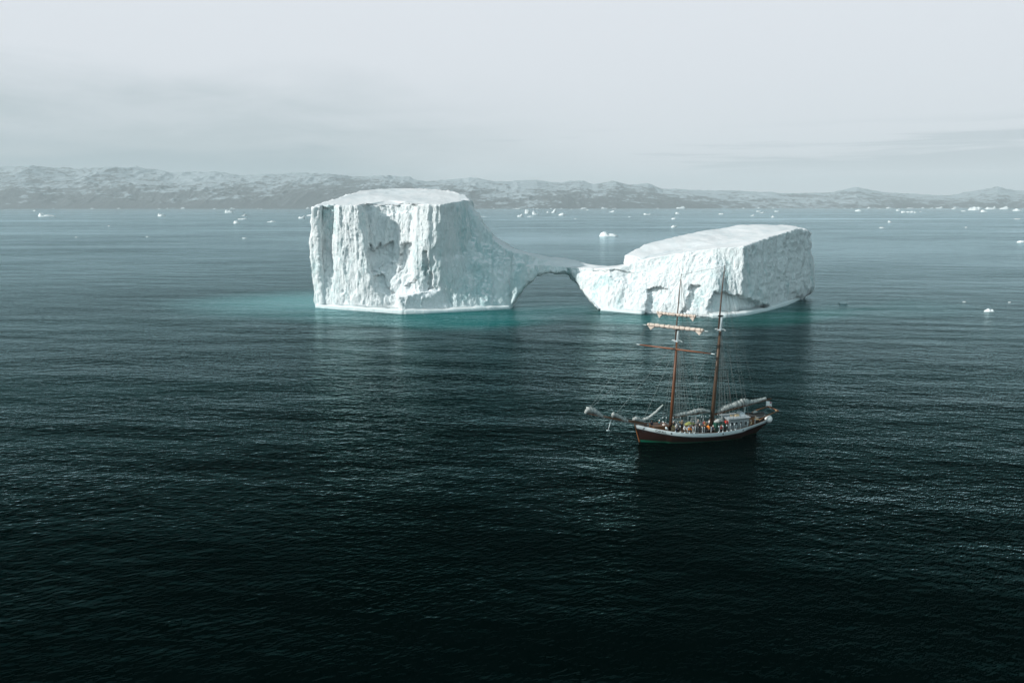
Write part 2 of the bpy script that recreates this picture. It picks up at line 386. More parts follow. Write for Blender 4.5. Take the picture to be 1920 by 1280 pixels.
def ridge():
    S = [(846, 380, 298, None, 583.5, 9), (880, 386, 298, None, 582, 9), (893, 402, 297, None, 581.5, 8.5), (905, 424, 296, None, 581, 8), (922, 443, 295, None, 580, 7.5), (945, 460, 293, None, 579, 7),
         (957, 466, 291, None, 578, 6.5), (962, 468, 290, 568, 278, 6), (970, 470, 290, 552, 279.5, 6), (980, 472, 291, 538, 281.5, 6), (992, 475, 292.5, 524, 284, 6), (1005, 478, 294, 516, 286, 6), (1030, 483, 296.5, 512, 289, 6),
         (1058, 485, 298.5, 512, 291, 6), (1070, 488, 298.5, 518, 291, 6), (1083, 491, 298, 531, 290, 6), (1096, 495, 297, 545, 289, 6), (1110, 498, 296, 562, 287, 6), (1121, 500, 295, 577, 286, 6), (1150, 502, 296, 590, 286, 6)]
    secs = []
    for px, ty, Yc, by, gy, hw in S:
        top = at_depth(px, ty, Yc)
        cf = np.array(at_px_z(px, Yc - hw * .45, top[2] - 0.8)); cb = np.array([top[0], Yc + hw * .5, top[2]])
        if by is None:
            g = np.array(ground(px, gy)); bz = -5
            fb = np.array([g[0], g[1] + 1.0, -5]); fm0 = np.array([g[0], g[1] + 1.2, 1.0])
            bb = np.array([top[0] * 1.0, Yc + hw * 1.6, -5])
        else:
            q = np.array(at_depth(px, by, gy)); fb = q + [0, 1.2, -0.4]; fm0 = q + [0, 0, 0.8]
            bb = np.array(at_px_z(px + (2.5 if px > 1050 else 0), Yc + hw, q[2] + 0.3))
        fm = (cf * 0.5 + fm0 * 0.5) + [0, -0.9, 0]
        secs.append([tuple(x) for x in (fb, fm0, fm, cf, np.array(top) + [0, 0, .3], cb, bb)])
    return loft_sections(secs)
def saddle():
    T = [(1118, 505, 284, 1128, 582.5), (1140, 503.5, 278.5, 1142, 583.5), (1165, 500.5, 278, 1165, 585.5), (1200, 496, 278, 1200, 586)]
    cols = []
    cols.append([at_depth(1062, 501, 291), at_depth(1091, 541, 284), ground(1122, 580, .5), ground(1122, 580, -5)])
    for px, py, Y, gp, gy in T:
        t_ = np.array(at_depth(px, py, Y)); g = np.array(ground(gp, gy)) + [0, 1.6, 0]
        cols.append([tuple(t_), tuple(t_ * .5 + g * .5 + [0, -.5, 0]), (g[0], g[1], .5), (g[0], g[1], -5)])
    for px, py, Y in ((1205, 494, 298), (1160, 500, 303), (1112, 502.5, 300)):
        P = np.array(at_depth(px, py, Y)); q = at_px_z(max(px, 1131), Y - 4, 0); cols.append([tuple(P), tuple((P + np.array(q)) / 2), (q[0], q[1], .5), (q[0], q[1], -5)])
    a_, b_ = at_depth(1066, 500, 297), at_px_z(1130, 290, 0)
    cols.append([a_, at_depth(1095, 541, 293), (b_[0], b_[1], .5), (b_[0], b_[1], -5)])
    return loft_columns(cols)
def right_block():
    gpx = [1110, 1125, 1160, 1205, 1255, 1300, 1335, 1390, 1440, 1480, 1503, 1512]
    gpy = [581, 582, 585, 588, 590, 592.5, 595, 591.5, 581, 570, 559, 550]
    G = lambda px: ground(px, np.interp(px, gpx, gpy))
    # top px, py, depth of the rim; foot px
    F = [(1168, 499, 279, 1155), (1192, 490, 278, 1180), (1212, 487, 276.5, 1205), (1240, 482.5, 274.5, 1235), (1275, 475, 272.5, 1265), (1312, 468.5, 270, 1300), (1345, 464, 267.5, 1335),
         (1390, 461.5, 265, 1388), (1415, 453, 274, 1418), (1440, 444.5, 283, 1448), (1466, 436.5, 292, 1478), (1490, 430, 301, 1498), (1506, 430.5, 309, 1504), (1522, 436, 318, 1508)]
    cols = []
    for i, (px, py, Y, gp) in enumerate(F):
        t_ = np.array(at_depth(px, py, Y)); g = np.array(G(gp)) + [0, 1.5, 0]
        if px >= 1506: g = np.array(at_px_z(gp, Y - 4, 0))
        bulge = np.array([0, -0.6, 0]) if px < 1390 else np.array([0.5, -0.3, 0])
        mid = t_ * .5 + g * .5 + bulge; lo = t_ * .16 + g * .84 + bulge * .6
        if px >= 1490: mid += np.array([0.8, 0, 0]); lo += np.array([1.5, -1, 0])
        cols.append([tuple(t_), tuple(mid), tuple(lo), tuple(g + [0, 0, .7]), tuple(g + [0, 0, -5])])
    Bk = [(1510, 429, 326), (1492, 424, 332), (1465, 421.5, 338), (1430, 421, 341), (1380, 424, 341), (1335, 430, 334), (1300, 436.5, 327), (1262, 446, 318), (1226, 454.5, 309), (1205, 461, 303), (1192, 470, 297), (1172, 479, 292), (1187, 480.5, 288), (1200, 484, 284)]
    for px, py, Y in Bk:
        P = np.array(at_depth(px, py, Y)); out = np.array([0, 4.0, 0]) if Y > 300 else np.array([0, 0, 0.])
        cols.append([tuple(P), tuple(P * [1, 1, .5] + out * .5), tuple(P * [1, 1, .16] + out), tuple(P * [1, 1, 0] + out + [0, 0, .7]), tuple(P * [1, 1, 0] + out + [0, 0, -5])])
    return loft_columns(cols)
def poly_mask(x, y, poly):
    ins = np.zeros(len(x), bool); n = len(poly)
    for i in range(n):
        x1, y1 = poly[i]; x2, y2 = poly[(i + 1) % n]
        c = ((y1 > y) != (y2 > y)) & (x < (x2 - x1) * (y - y1) / (y2 - y1 + 1e-9) + x1)
        ins ^= c
    return ins
CARVE = [  # scars and hollows of the ice wall: outline as sighted, depth in metres
    ([(676, 384), (790, 382), (778, 394), (752, 400), (735, 399), (722, 403), (700, 398), (682, 401)], 1.9),
    ([(690, 455), (702, 470), (714, 452), (722, 468), (717, 500), (705, 515), (694, 512), (688, 480)], 3.0),
    ([(718, 462), (737, 452), (736, 498), (722, 502), (712, 490)], 2.6),
    ([(752, 458), (775, 452), (770, 478), (762, 500), (748, 515), (750, 490)], 3.4),
    ([(700, 520), (718, 515), (726, 540), (742, 548), (728, 556), (712, 545)], 2.2),
    ([(798, 470), (803, 470), (802, 500), (796, 520), (792, 505)], 2.6),
    ([(806, 510), (812, 512), (812, 540), (802, 543)], 2.4),
    ([(760, 535), (782, 520), (785, 538), (770, 549)], 2.0),
    ([(1214, 541), (1232, 537), (1253, 541), (1250, 556), (1240, 575), (1236, 589), (1206, 592), (1212, 570)], 2.6),
    ([(1294, 532), (1313, 539), (1304, 552), (1297, 572), (1291, 585), (1276, 588), (1290, 562)], 3.0),
    ([(1338, 545), (1350, 549), (1390, 554), (1394, 560), (1440, 575), (1440, 600), (1334, 597), (1326, 580), (1333, 565)], 2.6),
    ([(1110, 506), (1165, 506), (1190, 512), (1178, 535), (1150, 525), (1140, 515), (1120, 512)], 1.2),
]
def build_berg():
    V, F = [], []
    for v, f in (left_tower(), nose_block(), ridge(), saddle(), right_block()):
        off = len(V); V += [tuple(map(float, p)) for p in v]; F += [tuple(i + off for i in q) for q in f]
    me = mesh_from('berg_raw', V, F)
    bm = bmesh.new(); bm.from_mesh(me); bmesh.ops.recalc_face_normals(bm, faces=bm.faces); bm.to_mesh(me); bm.free()
    o = bpy.data.objects.new('raw', me); scene.collection.objects.link(o)
    md = o.modifiers.new('r', 'REMESH'); md.mode = 'VOXEL'; md.voxel_size = VOX; md.adaptivity = 0
    dg = bpy.context.evaluated_depsgraph_get()
    me2 = bpy.data.meshes.new_from_object(o.evaluated_get(dg)); bpy.data.objects.remove(o); me2.name = 'arched_iceberg'
    n = len(me2.vertices); co = np.empty(n * 3, np.float32); me2.vertices.foreach_get('co', co); P = co.reshape(-1, 3).astype(float)
    def normals():
        a = np.empty(n * 3, np.float32); me2.vertices.foreach_get('normal', a); return a.reshape(-1, 3).astype(float)
    N = normals()
    hz = np.sqrt(N[:, 0] ** 2 + N[:, 1] ** 2); wall = np.clip((hz - 0.45) / 0.4, 0, 1)
    Nh = N * [1, 1, 0.0] / np.maximum(hz, 1e-3)[:, None]
    # carve scars
    px, py = to_px(P); wob = 5.0
    wpx = px + wob * fbm(P / 2.6, 4, 0.6, seed=5); wpy = py + wob * 1.4 * fbm(P / [2.6, 2.6, 5.0], 4, 0.6, seed=9)
    facing = N[:, 1] < -0.12
    dep = np.zeros(n)
    for poly, dp in CARVE: dep = np.maximum(dep, np.where(poly_mask(wpx, wpy, poly) & facing, dp * (0.62 if poly[0][0] < 1000 else 0.8), 0))
    # big shapes, vertical flutes, chips
    shaded = np.clip((N[:, 0] - 0.05) / 0.3, 0, 1)
    big = fbm(P / [16, 16, 22], 3, 0.5, seed=31) * 1.0
    Pw = P + np.stack([fbm(P / [7, 7, 9], 2, seed=61), fbm(P / [7, 7, 9], 2, seed=63), 0 * P[:, 0]], 1) * 1.6
    fl = fbm(Pw / [2.1, 2.1, 16], 5, 0.62, seed=41, ridged=True)
    fl2 = fbm(Pw / [1.7, 1.7, 24], 5, 0.6, seed=45, ridged=True); w2 = np.clip((P[:, 0] - 25) / 10, 0, 1); fl = fl * (1 - w2) + fl2 * w2
    ch = fbm(P / [1.3, 1.3, 2.4], 4, 0.65, seed=51, ridged=True)
    left = np.clip((-P[:, 0]) / 10, 0, 1)
    amp_f = (0.88 - 0.30 * shaded) * wall * (1 - 0.38 * w2)
    disp = big * (0.35 + 0.65 * wall) + fl * amp_f + ch * 0.34 * wall * (1 - 0.4 * shaded) * (1 - 0.4 * w2)
    # slabs: stepped fracture planes
    cell = vnoise(Pw / [4.5, 4.5, 11], 71); step = np.round(cell * 4) / 4
    disp += step * 0.5 * wall * (1 - 0.3 * shaded)
    top = np.clip((N[:, 2] - 0.6) / 0.3, 0, 1)
    flank = fbm(Pw / [6, 6, 11], 5, 0.58, seed=91, ridged=True) * 1.1 * shaded * wall
    east = np.clip((P[:, 0] - 70) / 15, 0, 1) * shaded * wall
    disp = disp + flank + east * fbm(P / [3.2, 3.2, 3.2], 5, 0.62, seed=97, ridged=True) * 0.7
    disp = disp * (1 - top) + top * (fbm(P / [18, 18, 18], 4, 0.5, seed=81) * 0.75 + top * fbm(P / [4, 9, 4], 3, 0.5, seed=83) * 0.18)
    under = np.clip((P[:, 2] + 0.5) / 3, 0.15, 1)
    roof_ = np.clip((-N[:, 2] - 0.2) / 0.4, 0, 1) * (P[:, 2] > 3)
    disp = disp + roof_ * fbm(P / [2.2, 4, 2.2], 4, 0.6, seed=101) * 0.8
    P = P + N * (disp * under)[:, None] - Nh * dep[:, None]
    me2.vertices.foreach_set('co', P.astype(np.float32).ravel()); me2.update()
    root = empty('arched_iceberg', (0, 285, 0))
    tag(root, 'huge white iceberg whose two flat topped blocks are joined by a low arch', 'iceberg')
    b = link_mesh('ice_body', me2, ICE, root, smooth=True); b.matrix_parent_inverse = Matrix.Translation((0, -285, 0))
    # wave-washed ledges along the waterline
    def ledge(pts, hgt, wid, mat):
        pts = np.array([ground(*q) for q in pts]); k = 10
        d = np.interp(np.arange(0, len(pts) - 1 + 1e-9, 1 / k), np.arange(len(pts)), pts[:, 0]), np.interp(np.arange(0, len(pts) - 1 + 1e-9, 1 / k), np.arange(len(pts)), pts[:, 1])
        xy = np.stack(d, 1); tg = np.gradient(xy, axis=0); tg /= np.linalg.norm(tg, axis=1)[:, None]; nr = np.stack([tg[:, 1], -tg[:, 0]], 1)
        wv = fbm(np.stack([xy[:, 0] / 4, xy[:, 1] / 4, np.zeros(len(xy))], 1), 3, seed=7)
        secs = []
        for i in range(len(xy)):
            w = wid * (1 + 0.6 * wv[i]); hh = hgt * (1 + 0.5 * wv[i])
            prof = [(0, -1.5), (w * .25, 0.05), (w * .1, hh * .5), (-w * .15, hh * .85), (-w * .7, hh), (-w * 3.4, hh * 1.15), (-w * 3.4, -1.5)]
            secs.append([(xy[i, 0] + nr[i, 0] * a, xy[i, 1] + nr[i, 1] * a, z) for a, z in prof])
        v, f = loft_sections(secs); me = mesh_from('waterline_ledge', v, f)
        bm = bmesh.new(); bm.from_mesh(me); bmesh.ops.recalc_face_normals(bm, faces=bm.faces); bm.to_mesh(me); bm.free()
        o = link_mesh('waterline_ledge', me, mat, root, smooth=True); o.matrix_parent_inverse = Matrix.Translation((0, -285, 0))
        return o
    ledge([(592, 576.5), (640, 580.5), (700, 584.5), (757, 588.8)], 1.3, 0.9, ICE_WET)
    ledge([(757, 588.8), (800, 587.5), (860, 584.5), (920, 581.3), (957, 578.8)], 1.25, 0.8, ICE_WET)
    ledge([(1126, 582), (1165, 585.5), (1203, 589)], 0.7, 0.7, ICE_WET)
    ledge([(1335, 595.8), (1360, 595.5), (1400, 591), (1440, 582.5), (1475, 572.5), (1500, 561)], 1.1, 1.0, ICE_WET)
VOX = 0.36
build_berg()
# ------------------------------------------------------------------ small bergs and floes adrift
def floe(px, py, w, h, prof, label, group=None, depth=0.6, seed=None):
    """px, py: middle of its waterline; w, h: size as sighted; prof: skyline from one end to the other."""
    if seed is None: seed = int(px * 7 + py * 13)
    g = ground(px, py); Y = min(g[1], 12300 + max(0, px - 960) * 2.0); g = at_px_z(px, Y, 0)
    D = Y * CP + CAM_H * SP; W_ = w / FPX * D; H_ = h / FPX * D * 0.88
    nr, na = 14, 40
    if w > 14: nr, na = 26, 80
    r = np.linspace(0, 1, nr) ** 0.7; a = np.linspace(0, 2 * math.pi, na, endpoint=False)
    R, A = np.meshgrid(r, a, indexing='ij'); R = R.ravel(); A = A.ravel()
    wob = 1 + 0.22 * fbm(np.stack([np.cos(A) * 1.5, np.sin(A) * 1.5, np.full(len(A), seed * .37)], 1), 3, seed=seed % 97)
    u = R * np.cos(A); vv = R * np.sin(A)
    ks = np.linspace(-1, 1, len(prof)); hh = np.interp(u + 0.12 * fbm(np.stack([u * 3, vv * 3, u * 0 + seed], 1), 2, seed=seed % 89), ks, prof)
    rough = fbm(np.stack([u * 2.6, vv * 2.6, np.full(len(u), seed * 1.3)], 1), 4, 0.6, seed=seed % 83, ridged=True)
    edge = np.clip((1 - R) * 6, 0, 1) ** 0.6
    z = H_ * hh * (0.80 + 0.30 * rough) * edge * np.interp(np.abs(vv), [0, .5, 1], [1.0, .85, .35])
    z = np.where(R > 0.999, -0.15 * H_ - 0.3, z)
    X = u * W_ / 2 * wob; Yy = vv * W_ / 2 * depth * wob
    v = list(np.stack([X, Yy, z], 1)); f = grid_faces(nr, na, True)
    me = mesh_from('floe', v, f); bm = bmesh.new(); bm.from_mesh(me); bmesh.ops.remove_doubles(bm, verts=bm.verts, dist=W_ * 1e-4)
    bmesh.ops.recalc_face_normals(bm, faces=bm.faces)
    if sum(q.normal.z for q in bm.faces) < 0: bmesh.ops.reverse_faces(bm, faces=bm.faces)
    bm.to_mesh(me); bm.free()
    o = link_mesh('ice_floe', me, FAR_ICE, smooth=False); o.location = g
    tag(o, label, 'small iceberg' if h >= 4 else 'ice floe', group or 'small icebergs and floes adrift on the open water')
    return o
FAR_ICE = plain('floating_ice', (0.80, 0.85, 0.87), 0.6, vary=0.05, scale=0.2)
GREY_ICE = plain('bare_clear_ice', (0.46, 0.55, 0.57), 0.35, vary=0.15, scale=0.3)
peak, slab, twin, lump, wedge_r, wedge_l = [.1, .4, 1, .5, .1], [.6, .8, .7, .8, .5], [.8, .9, .15, .6, .9, .3], [.3, .8, 1, .9, .4], [.1, .2, .45, .8, 1], [1, .8, .45, .2, .1]
FLOES = [
 (88, 406, 32, 8, [.9, 1, .95, .25, .6, .45, .25, .1], 'long floe with a blocky west end and low tail, farthest west on the open water'),
 (303, 405.5, 16, 7, [.2, 1, .6, .7, .4, .1], 'jagged little iceberg halfway between the blocky long floe and the pair of spiky floes'),
 (65, 396, 6, 2.5, lump, 'tiny floe just beyond the long blocky floe in the far west'),
 (173, 391.5, 6, 2, slab, 'thin white floe at the foot of the snow streaked western mountains'),
 (223, 391.5, 6, 2, slab, 'small floe on the far shoreline east of another thin one'),
 (343, 391, 9, 3, [.5, .7, 1, .7], 'flat white floe on the shoreline beneath the dark cloud shaded mountain'),
 (430, 399, 16, 8, [.2, .8, 1, .5, .9, .4, .6, .2], 'tall lumpy iceberg with several knobs near the shoreline west of the arch iceberg'),
 (434, 390.5, 7, 2.5, peak, 'tiny peak of ice directly behind the lumpy knobbed iceberg'),
 (457, 405, 9, 5, wedge_r, 'slanted spike of ice leaning above a flat floe'),
 (455, 411.5, 18, 3.2, [.8, .6, .5, .8, .9, .4], 'low flat floe in front of the slanted spike of ice'),
 (444, 419, 13, 6.5, [.5, .9, 1, .8, .3, .1], 'rounded white floe nearer than the flat one under the slanted spike'),
 (509, 416.5, 17, 4, [.2, .4, .35, 1, .45, .2], 'low floe with one central point between the rounded floe and the arch iceberg'),
 (566, 409.5, 13, 6, [.5, .7, .4, .6, 1, .9], 'ragged floe touching the west edge of the arch iceberg as seen'),
 (581, 405, 12, 4.5, [.3, .6, .8, 1], 'sloping floe partly hidden behind the west wall of the arch iceberg'),
 (577, 389, 8, 4, peak, 'little pointed berg at the shoreline just above the west corner of the arch iceberg'),
 (458, 447, 8, 2, slab, 'thin floe alone on the calm water well short of the rounded floe'),
 (276, 444, 5, 1.8, slab, 'small speck of ice alone, below the jagged little iceberg'),
 (143, 445, 4, 1.5, slab, 'faint speck of ice far west, level with another lone speck'),
 (204, 424, 4, 1.8, lump, 'fleck of ice between the blocky long floe and the jagged berg'),
 (907, 406.5, 12, 1.8, [.8, .1, .6, .1, .9], 'row of low crumbs of ice close beside the tall block of the arch iceberg'),
 (975, 406.5, 12, 6.5, [.3, .6, .5, 1, .9], 'stepped small iceberg at the near west end of the cluster behind the arch'),
 (989, 400.5, 10, 9, [.8, 1, 1, .9, .5], 'boxy tall small iceberg in the cluster behind the arch'),
 (994, 406.5, 12, 3, [.5, .3, .8, .4, .6], 'low ice rubble in front of the boxy small iceberg'),
 (1004, 402.5, 13, 9, [.9, 1, .7, .3, .25, .15], 'small iceberg with one upright block and a low tail, east of the boxy one'),
 (1038, 399, 10, 9, [.1, .2, .7, 1, .9], 'steep fin shaped small iceberg at the shoreline beyond the arch'),
 (1027, 399, 5, 3.5, lump, 'small knob of ice beside the steep fin shaped berg'),
 (1054, 404, 14, 6.5, [.3, .6, .9, .7, .3], 'low tent shaped floe east of the steep fin berg'),
 (971, 392, 11, 3, [.3, .5, .6, 1], 'flat floe on the shoreline behind the cluster'),
 (1095, 388.5, 10, 3, [1, .6, .8, .2], 'ice sliver on the shoreline between the fin berg and the wedge'),
 (1132, 389, 10, 4, [.4, 1, .7, .2, .1], 'small pale berg on the shoreline above the large double floe'),
 (1147, 398, 11, 5, wedge_r, 'small wedge of ice beyond the large double floe'),
 (1102, 394.5, 5, 2, slab, 'tiny floe halfway between the tent shaped floe and the wedge'),
 (1079, 410.5, 4, 1.6, slab, 'speck of ice nearer than the tent shaped floe'),
 (1180, 407, 4, 1.6, slab, 'speck of ice between the wedge and the two lobed floe'),
 (1141, 443, 38, 10, [.3, .85, 1, .95, .55, .6, .5, .3, .1], 'large double floe with a tall block and low tail beyond the saddle'),
 (1213, 402.5, 14, 3.2, [.9, 1, .3, .4, .9], 'two lobed floe beyond the sloping block of the arch iceberg'),
 (1276, 391, 17, 5, [.4, .6, .5, .9, 1, .5], 'largest floe at the shoreline above the sloping block'),
 (1271, 401, 10, 4, [.6, 1, .8, .3, .2], 'first of three floes in a line towards the largest shoreline floe'),
 (1263, 411, 9, 3, lump, 'middle one of three floes in a line beyond the sloping block'),
 (1263, 426.5, 10, 5.5, [.3, .6, 1, .5, .9], 'forked floe, the nearest of three in a line beyond the sloping block'),
 (1352, 402, 10, 2.8, slab, 'thin floe alone above the back rim of the sloping block'),
 (1410, 405, 8, 3.2, wedge_r, 'small slanting floe above the high end of the sloping block'),
 (1422, 397, 8, 2.8, slab, 'flat floe at the west end of a close pair near the shore'),
 (1428, 399.5, 8, 3, wedge_r, 'slanting floe at the east end of a close pair near the shore'),
 (1456, 397, 9, 2.5, slab, 'flat pale floe east of the close pair'),
 (1449, 407.5, 7, 4, peak, 'little pointed floe above the dark flank of the sloping block'),
 (1422, 388, 7, 3, peak, 'little pointed berg at the foot of the low hills'),
 (1394, 390, 4, 2, lump, 'dot of ice on the shoreline west of the pointed berg'),
 (1449, 389.5, 4, 2, lump, 'dot of ice on the shoreline east of the pointed berg'),
 (1609, 396.5, 12, 4.5, [.4, .8, 1, .9, .6], 'domed floe below the snowy cone shaped mountain'),
 (1629, 388.5, 8, 4, peak, 'pointed berg at the shoreline near the snowy cone shaped mountain'),
 (1666, 389, 9, 3.5, lump, 'rounded berg at the shoreline east of the snowy cone'),
 (1707, 388.5, 13, 2.2, slab, 'long thin strip of ice along the far eastern shoreline'),
 (1730, 389, 6, 3, lump, 'small berg just past the long thin strip of ice'),
 (1745, 388.8, 9, 2.5, wedge_r, 'low slanting berg between two small shoreline bergs'),
 (1761, 388.5, 13, 4, [.4, .6, .5, 1, .9], 'rising stepped berg on the far eastern shoreline'),
 (1790, 387.5, 6, 2.5, lump, 'distant pale berg above the far east floes'),
 (1684, 395.5, 8, 4, [1, .8, .4, .2], 'small floe at the back of the broken chain of floes'),
 (1694, 399, 9, 4, [.8, 1, .8, .7], 'squarish floe heading the broken chain of floes'),
 (1703, 398.5, 7, 3, slab, 'low grey white floe in the middle of the broken chain'),
 (1710, 398.8, 8, 4, lump, 'bright lump of ice in the middle of the broken chain'),
 (1716, 399, 5, 2.5, slab, 'small last floe of the broken chain'),
 (1726, 397.5, 4, 1.6, slab, 'faint crumb of ice east of the broken chain'),
 (1788, 392.5, 8, 3, lump, 'small rounded floe west of the big broad floe'),
 (1807, 396.5, 9, 2.4, slab, 'thin flat floe just west of the big broad floe'),
 (1828, 394.5, 24, 8.5, [.3, .7, .6, 1, .6, .9, .8, .6], 'big broad floe with a raised back, largest of the eastern group'),
 (1845, 397.5, 13, 5, [.5, 1, .9, .5, .3, .1], 'small white floe in front of the gap between the broad floe and its neighbour'),
 (1858, 392.5, 21, 6.5, [.5, .7, .6, .5, .35, .2], 'wide low floe just east of the big broad floe'),
 (1864, 389.5, 7, 5, peak, 'peak of ice rising behind the wide low floe'),
 (1884, 392.5, 19, 6.5, [.2, .5, .7, 1, .5, .3], 'triangular iceberg in the eastern group'),
 (1907, 395.5, 18, 5.5, [.2, .4, 1, .6, .35, .15], 'low pointed iceberg at the far eastern end of the group'),
 (1668, 417, 7, 4, [.9, 1, .5, .3], 'small floe alone below the broken chain of floes'),
 (1653, 427.5, 9, 2.5, slab, 'flat floe nearer and west of the small lone floe'),
 (1811, 427, 4, 2, lump, 'dot of ice alone on the eastern water'),
 (1908, 411, 12, 1.6, slab, 'thin strip of ice below the eastern group'),
 (1914, 454.5, 15, 5, [.3, .6, .9, .8, .7, .6], 'white floe with a wake cut by the east edge of the picture'),
 (1854, 584, 19, 7, [.2, .5, 1, .6, .7, .3], 'small white peaked floe alone on the dark water east of the arch iceberg'),
 (1581, 569, 17, 5, [.5, .6, .6, .8, .6], 'small grey bare ice piece close east of the arch iceberg'),
 (1808, 566, 6, 1.6, slab, 'scrap of ice west of the peaked floe on the dark water'),
 (1893, 567, 5, 1.6, slab, 'scrap of ice east of the peaked floe on the dark water'),
]
for px, py, w, h, prof, lab in FLOES:
    o = floe(px, py, w, h, prof, lab)
    if 'grey bare' in lab: o.data.materials[0] = GREY_ICE
# specks of brash ice near the shore: nothing tells these apart
rnd = random.Random(5)
for k in range(26):
    px = rnd.choice([rnd.uniform(20, 560), rnd.uniform(920, 1240), rnd.uniform(1500, 1910)]); 
    floe(px, rnd.uniform(389.5, 393), rnd.uniform(2.5, 5), rnd.uniform(1.2, 2), slab, 'tiny speck of brash ice along the far shoreline', 'specks of brash ice along the far shoreline', seed=k + 500)

# ------------------------------------------------------------------ haze
HAZE = 4.9e-5
hz = mesh_from('haze', [(x, y, z) for z in (-20, 1000) for x, y in ((-30000, -9000), (30000, -9000), (30000, 27000), (-30000, 27000))],
               [(3, 2, 1, 0), (4, 5, 6, 7), (0, 1, 5, 4), (1, 2, 6, 5), (2, 3, 7, 6), (3, 0, 4, 7)])
hm, ht = material('haze_air')
pv = ht.n('ShaderNodeVolumePrincipled', {'Color': (0.83, 0.94, 0.99), 'Density': HAZE})
ht.n('ShaderNodeOutputMaterial', {'Volume': pv.outputs[0]})
tag(link_mesh('haze', hz, hm), kind='stuff')
# ------------------------------------------------------------------ the schooner
SB = Vector(ground(1199, 828)); SS = Vector(ground(1428, 810.5))
ax = (SS - SB); ax.z = 0; LWL = ax.length; TH = math.atan2(ax.y, ax.x)
ORG = (SB + SS) / 2; SHIP_M = Matrix.Translation(ORG) @ Matrix.Rotation(TH, 4, 'Z'); SHIP_I = SHIP_M.inverted()
def cl(px, py, off=0.0):
    """where a sight line meets the fore-and-aft plane of the ship (off metres to starboard), in ship coordinates"""
    o = SHIP_I @ Vector((0, 0, CAM_H)); d = (SHIP_I.to_3x3() @ Vector(ray(px, py)))
    t = (off - o.y) / d.y; p = o + d * t; return (p.x, off, p.z)
BOW, STERN = -LWL / 2 - 0.9, cl(1434.5, 783)[0]       # stem head and taffrail
class MB:
    def __init__(s): s.v = []; s.f = []; s.cuts = []
    def add(s, v, f): o = len(s.v); s.cuts.append((o, len(s.f), len(v), len(f))); s.v += [tuple(map(float, p)) for p in v]; s.f += [tuple(i + o for i in q) for q in f]; return s
    def box(s, c, size, rz=0.0, taper=1.0):
        x, y, z = (a / 2 for a in size); cr, sr = math.cos(rz), math.sin(rz); v = []
        for k in (-1, 1):
            t = taper if k > 0 else 1
            for i, j in ((-1, -1), (1, -1), (1, 1), (-1, 1)):
                X, Y = i * x * t, j * y * t; v.append((c[0] + X * cr - Y * sr, c[1] + X * sr + Y * cr, c[2] + k * z))
        return s.add(v, [(3, 2, 1, 0), (4, 5, 6, 7), (0, 1, 5, 4), (1, 2, 6, 5), (2, 3, 7, 6), (3, 0, 4, 7)])
    def path(s, pts, r, n=8, flat=1.0, wob=0.0, seed=0):
        pts = [Vector(p) for p in pts]; rs = r if hasattr(r, '__len__') else [r] * len(pts); V = []; rn = random.Random(seed)
        for i, p in enumerate(pts):
            d = (pts[min(i + 1, len(pts) - 1)] - pts[max(i - 1, 0)]).normalized()
            u = d.cross(Vector((0, 0, 1))) if abs(d.z) < 0.95 else d.cross(Vector((0, 1, 0)))
            u.normalize(); w = u.cross(d)
            for k in range(n):
                a = 2 * math.pi * k / n; q = rs[i] * (1 + wob * rn.uniform(-1, 1))
                V.append(p + u * math.cos(a) * q + w * math.sin(a) * q * flat)
        F = grid_faces(len(pts), n, True); F.append(tuple(reversed(range(n)))); m = (len(pts) - 1) * n; F.append(tuple(range(m, m + n)))
        return s.add(V, F)
    def bar(s, a, b, r, r2=None, n=8): return s.path([a, b], [r, r2 if r2 is not None else r], n)
    def lathe(s, c, prof, n=16):
        V = [(c[0] + r * math.cos(2 * math.pi * k / n), c[1] + r * math.sin(2 * math.pi * k / n), c[2] + z) for r, z in prof for k in range(n)]
        F = grid_faces(len(prof), n, True); F.append(tuple(reversed(range(n)))); m = (len(prof) - 1) * n; F.append(tuple(range(m, m + n)))
        return s.add(V, F)
    def build(s, name, mat, parent, smooth=False, split=False):
        if split:                                 # every piece a part of its own
            for vo, fo, nv, nf in s.cuts:
                q = MB(); q.v = s.v[vo:vo + nv]; q.f = [tuple(i - vo for i in g) for g in s.f[fo:fo + nf]]; q.build(name, mat, parent, smooth)
            return None
        me = mesh_from(name, s.v, s.f); bm = bmesh.new(); bm.from_mesh(me); bmesh.ops.recalc_face_normals(bm, faces=bm.faces); bm.to_mesh(me); bm.free()
        return link_mesh(name, me, mat, parent, smooth)

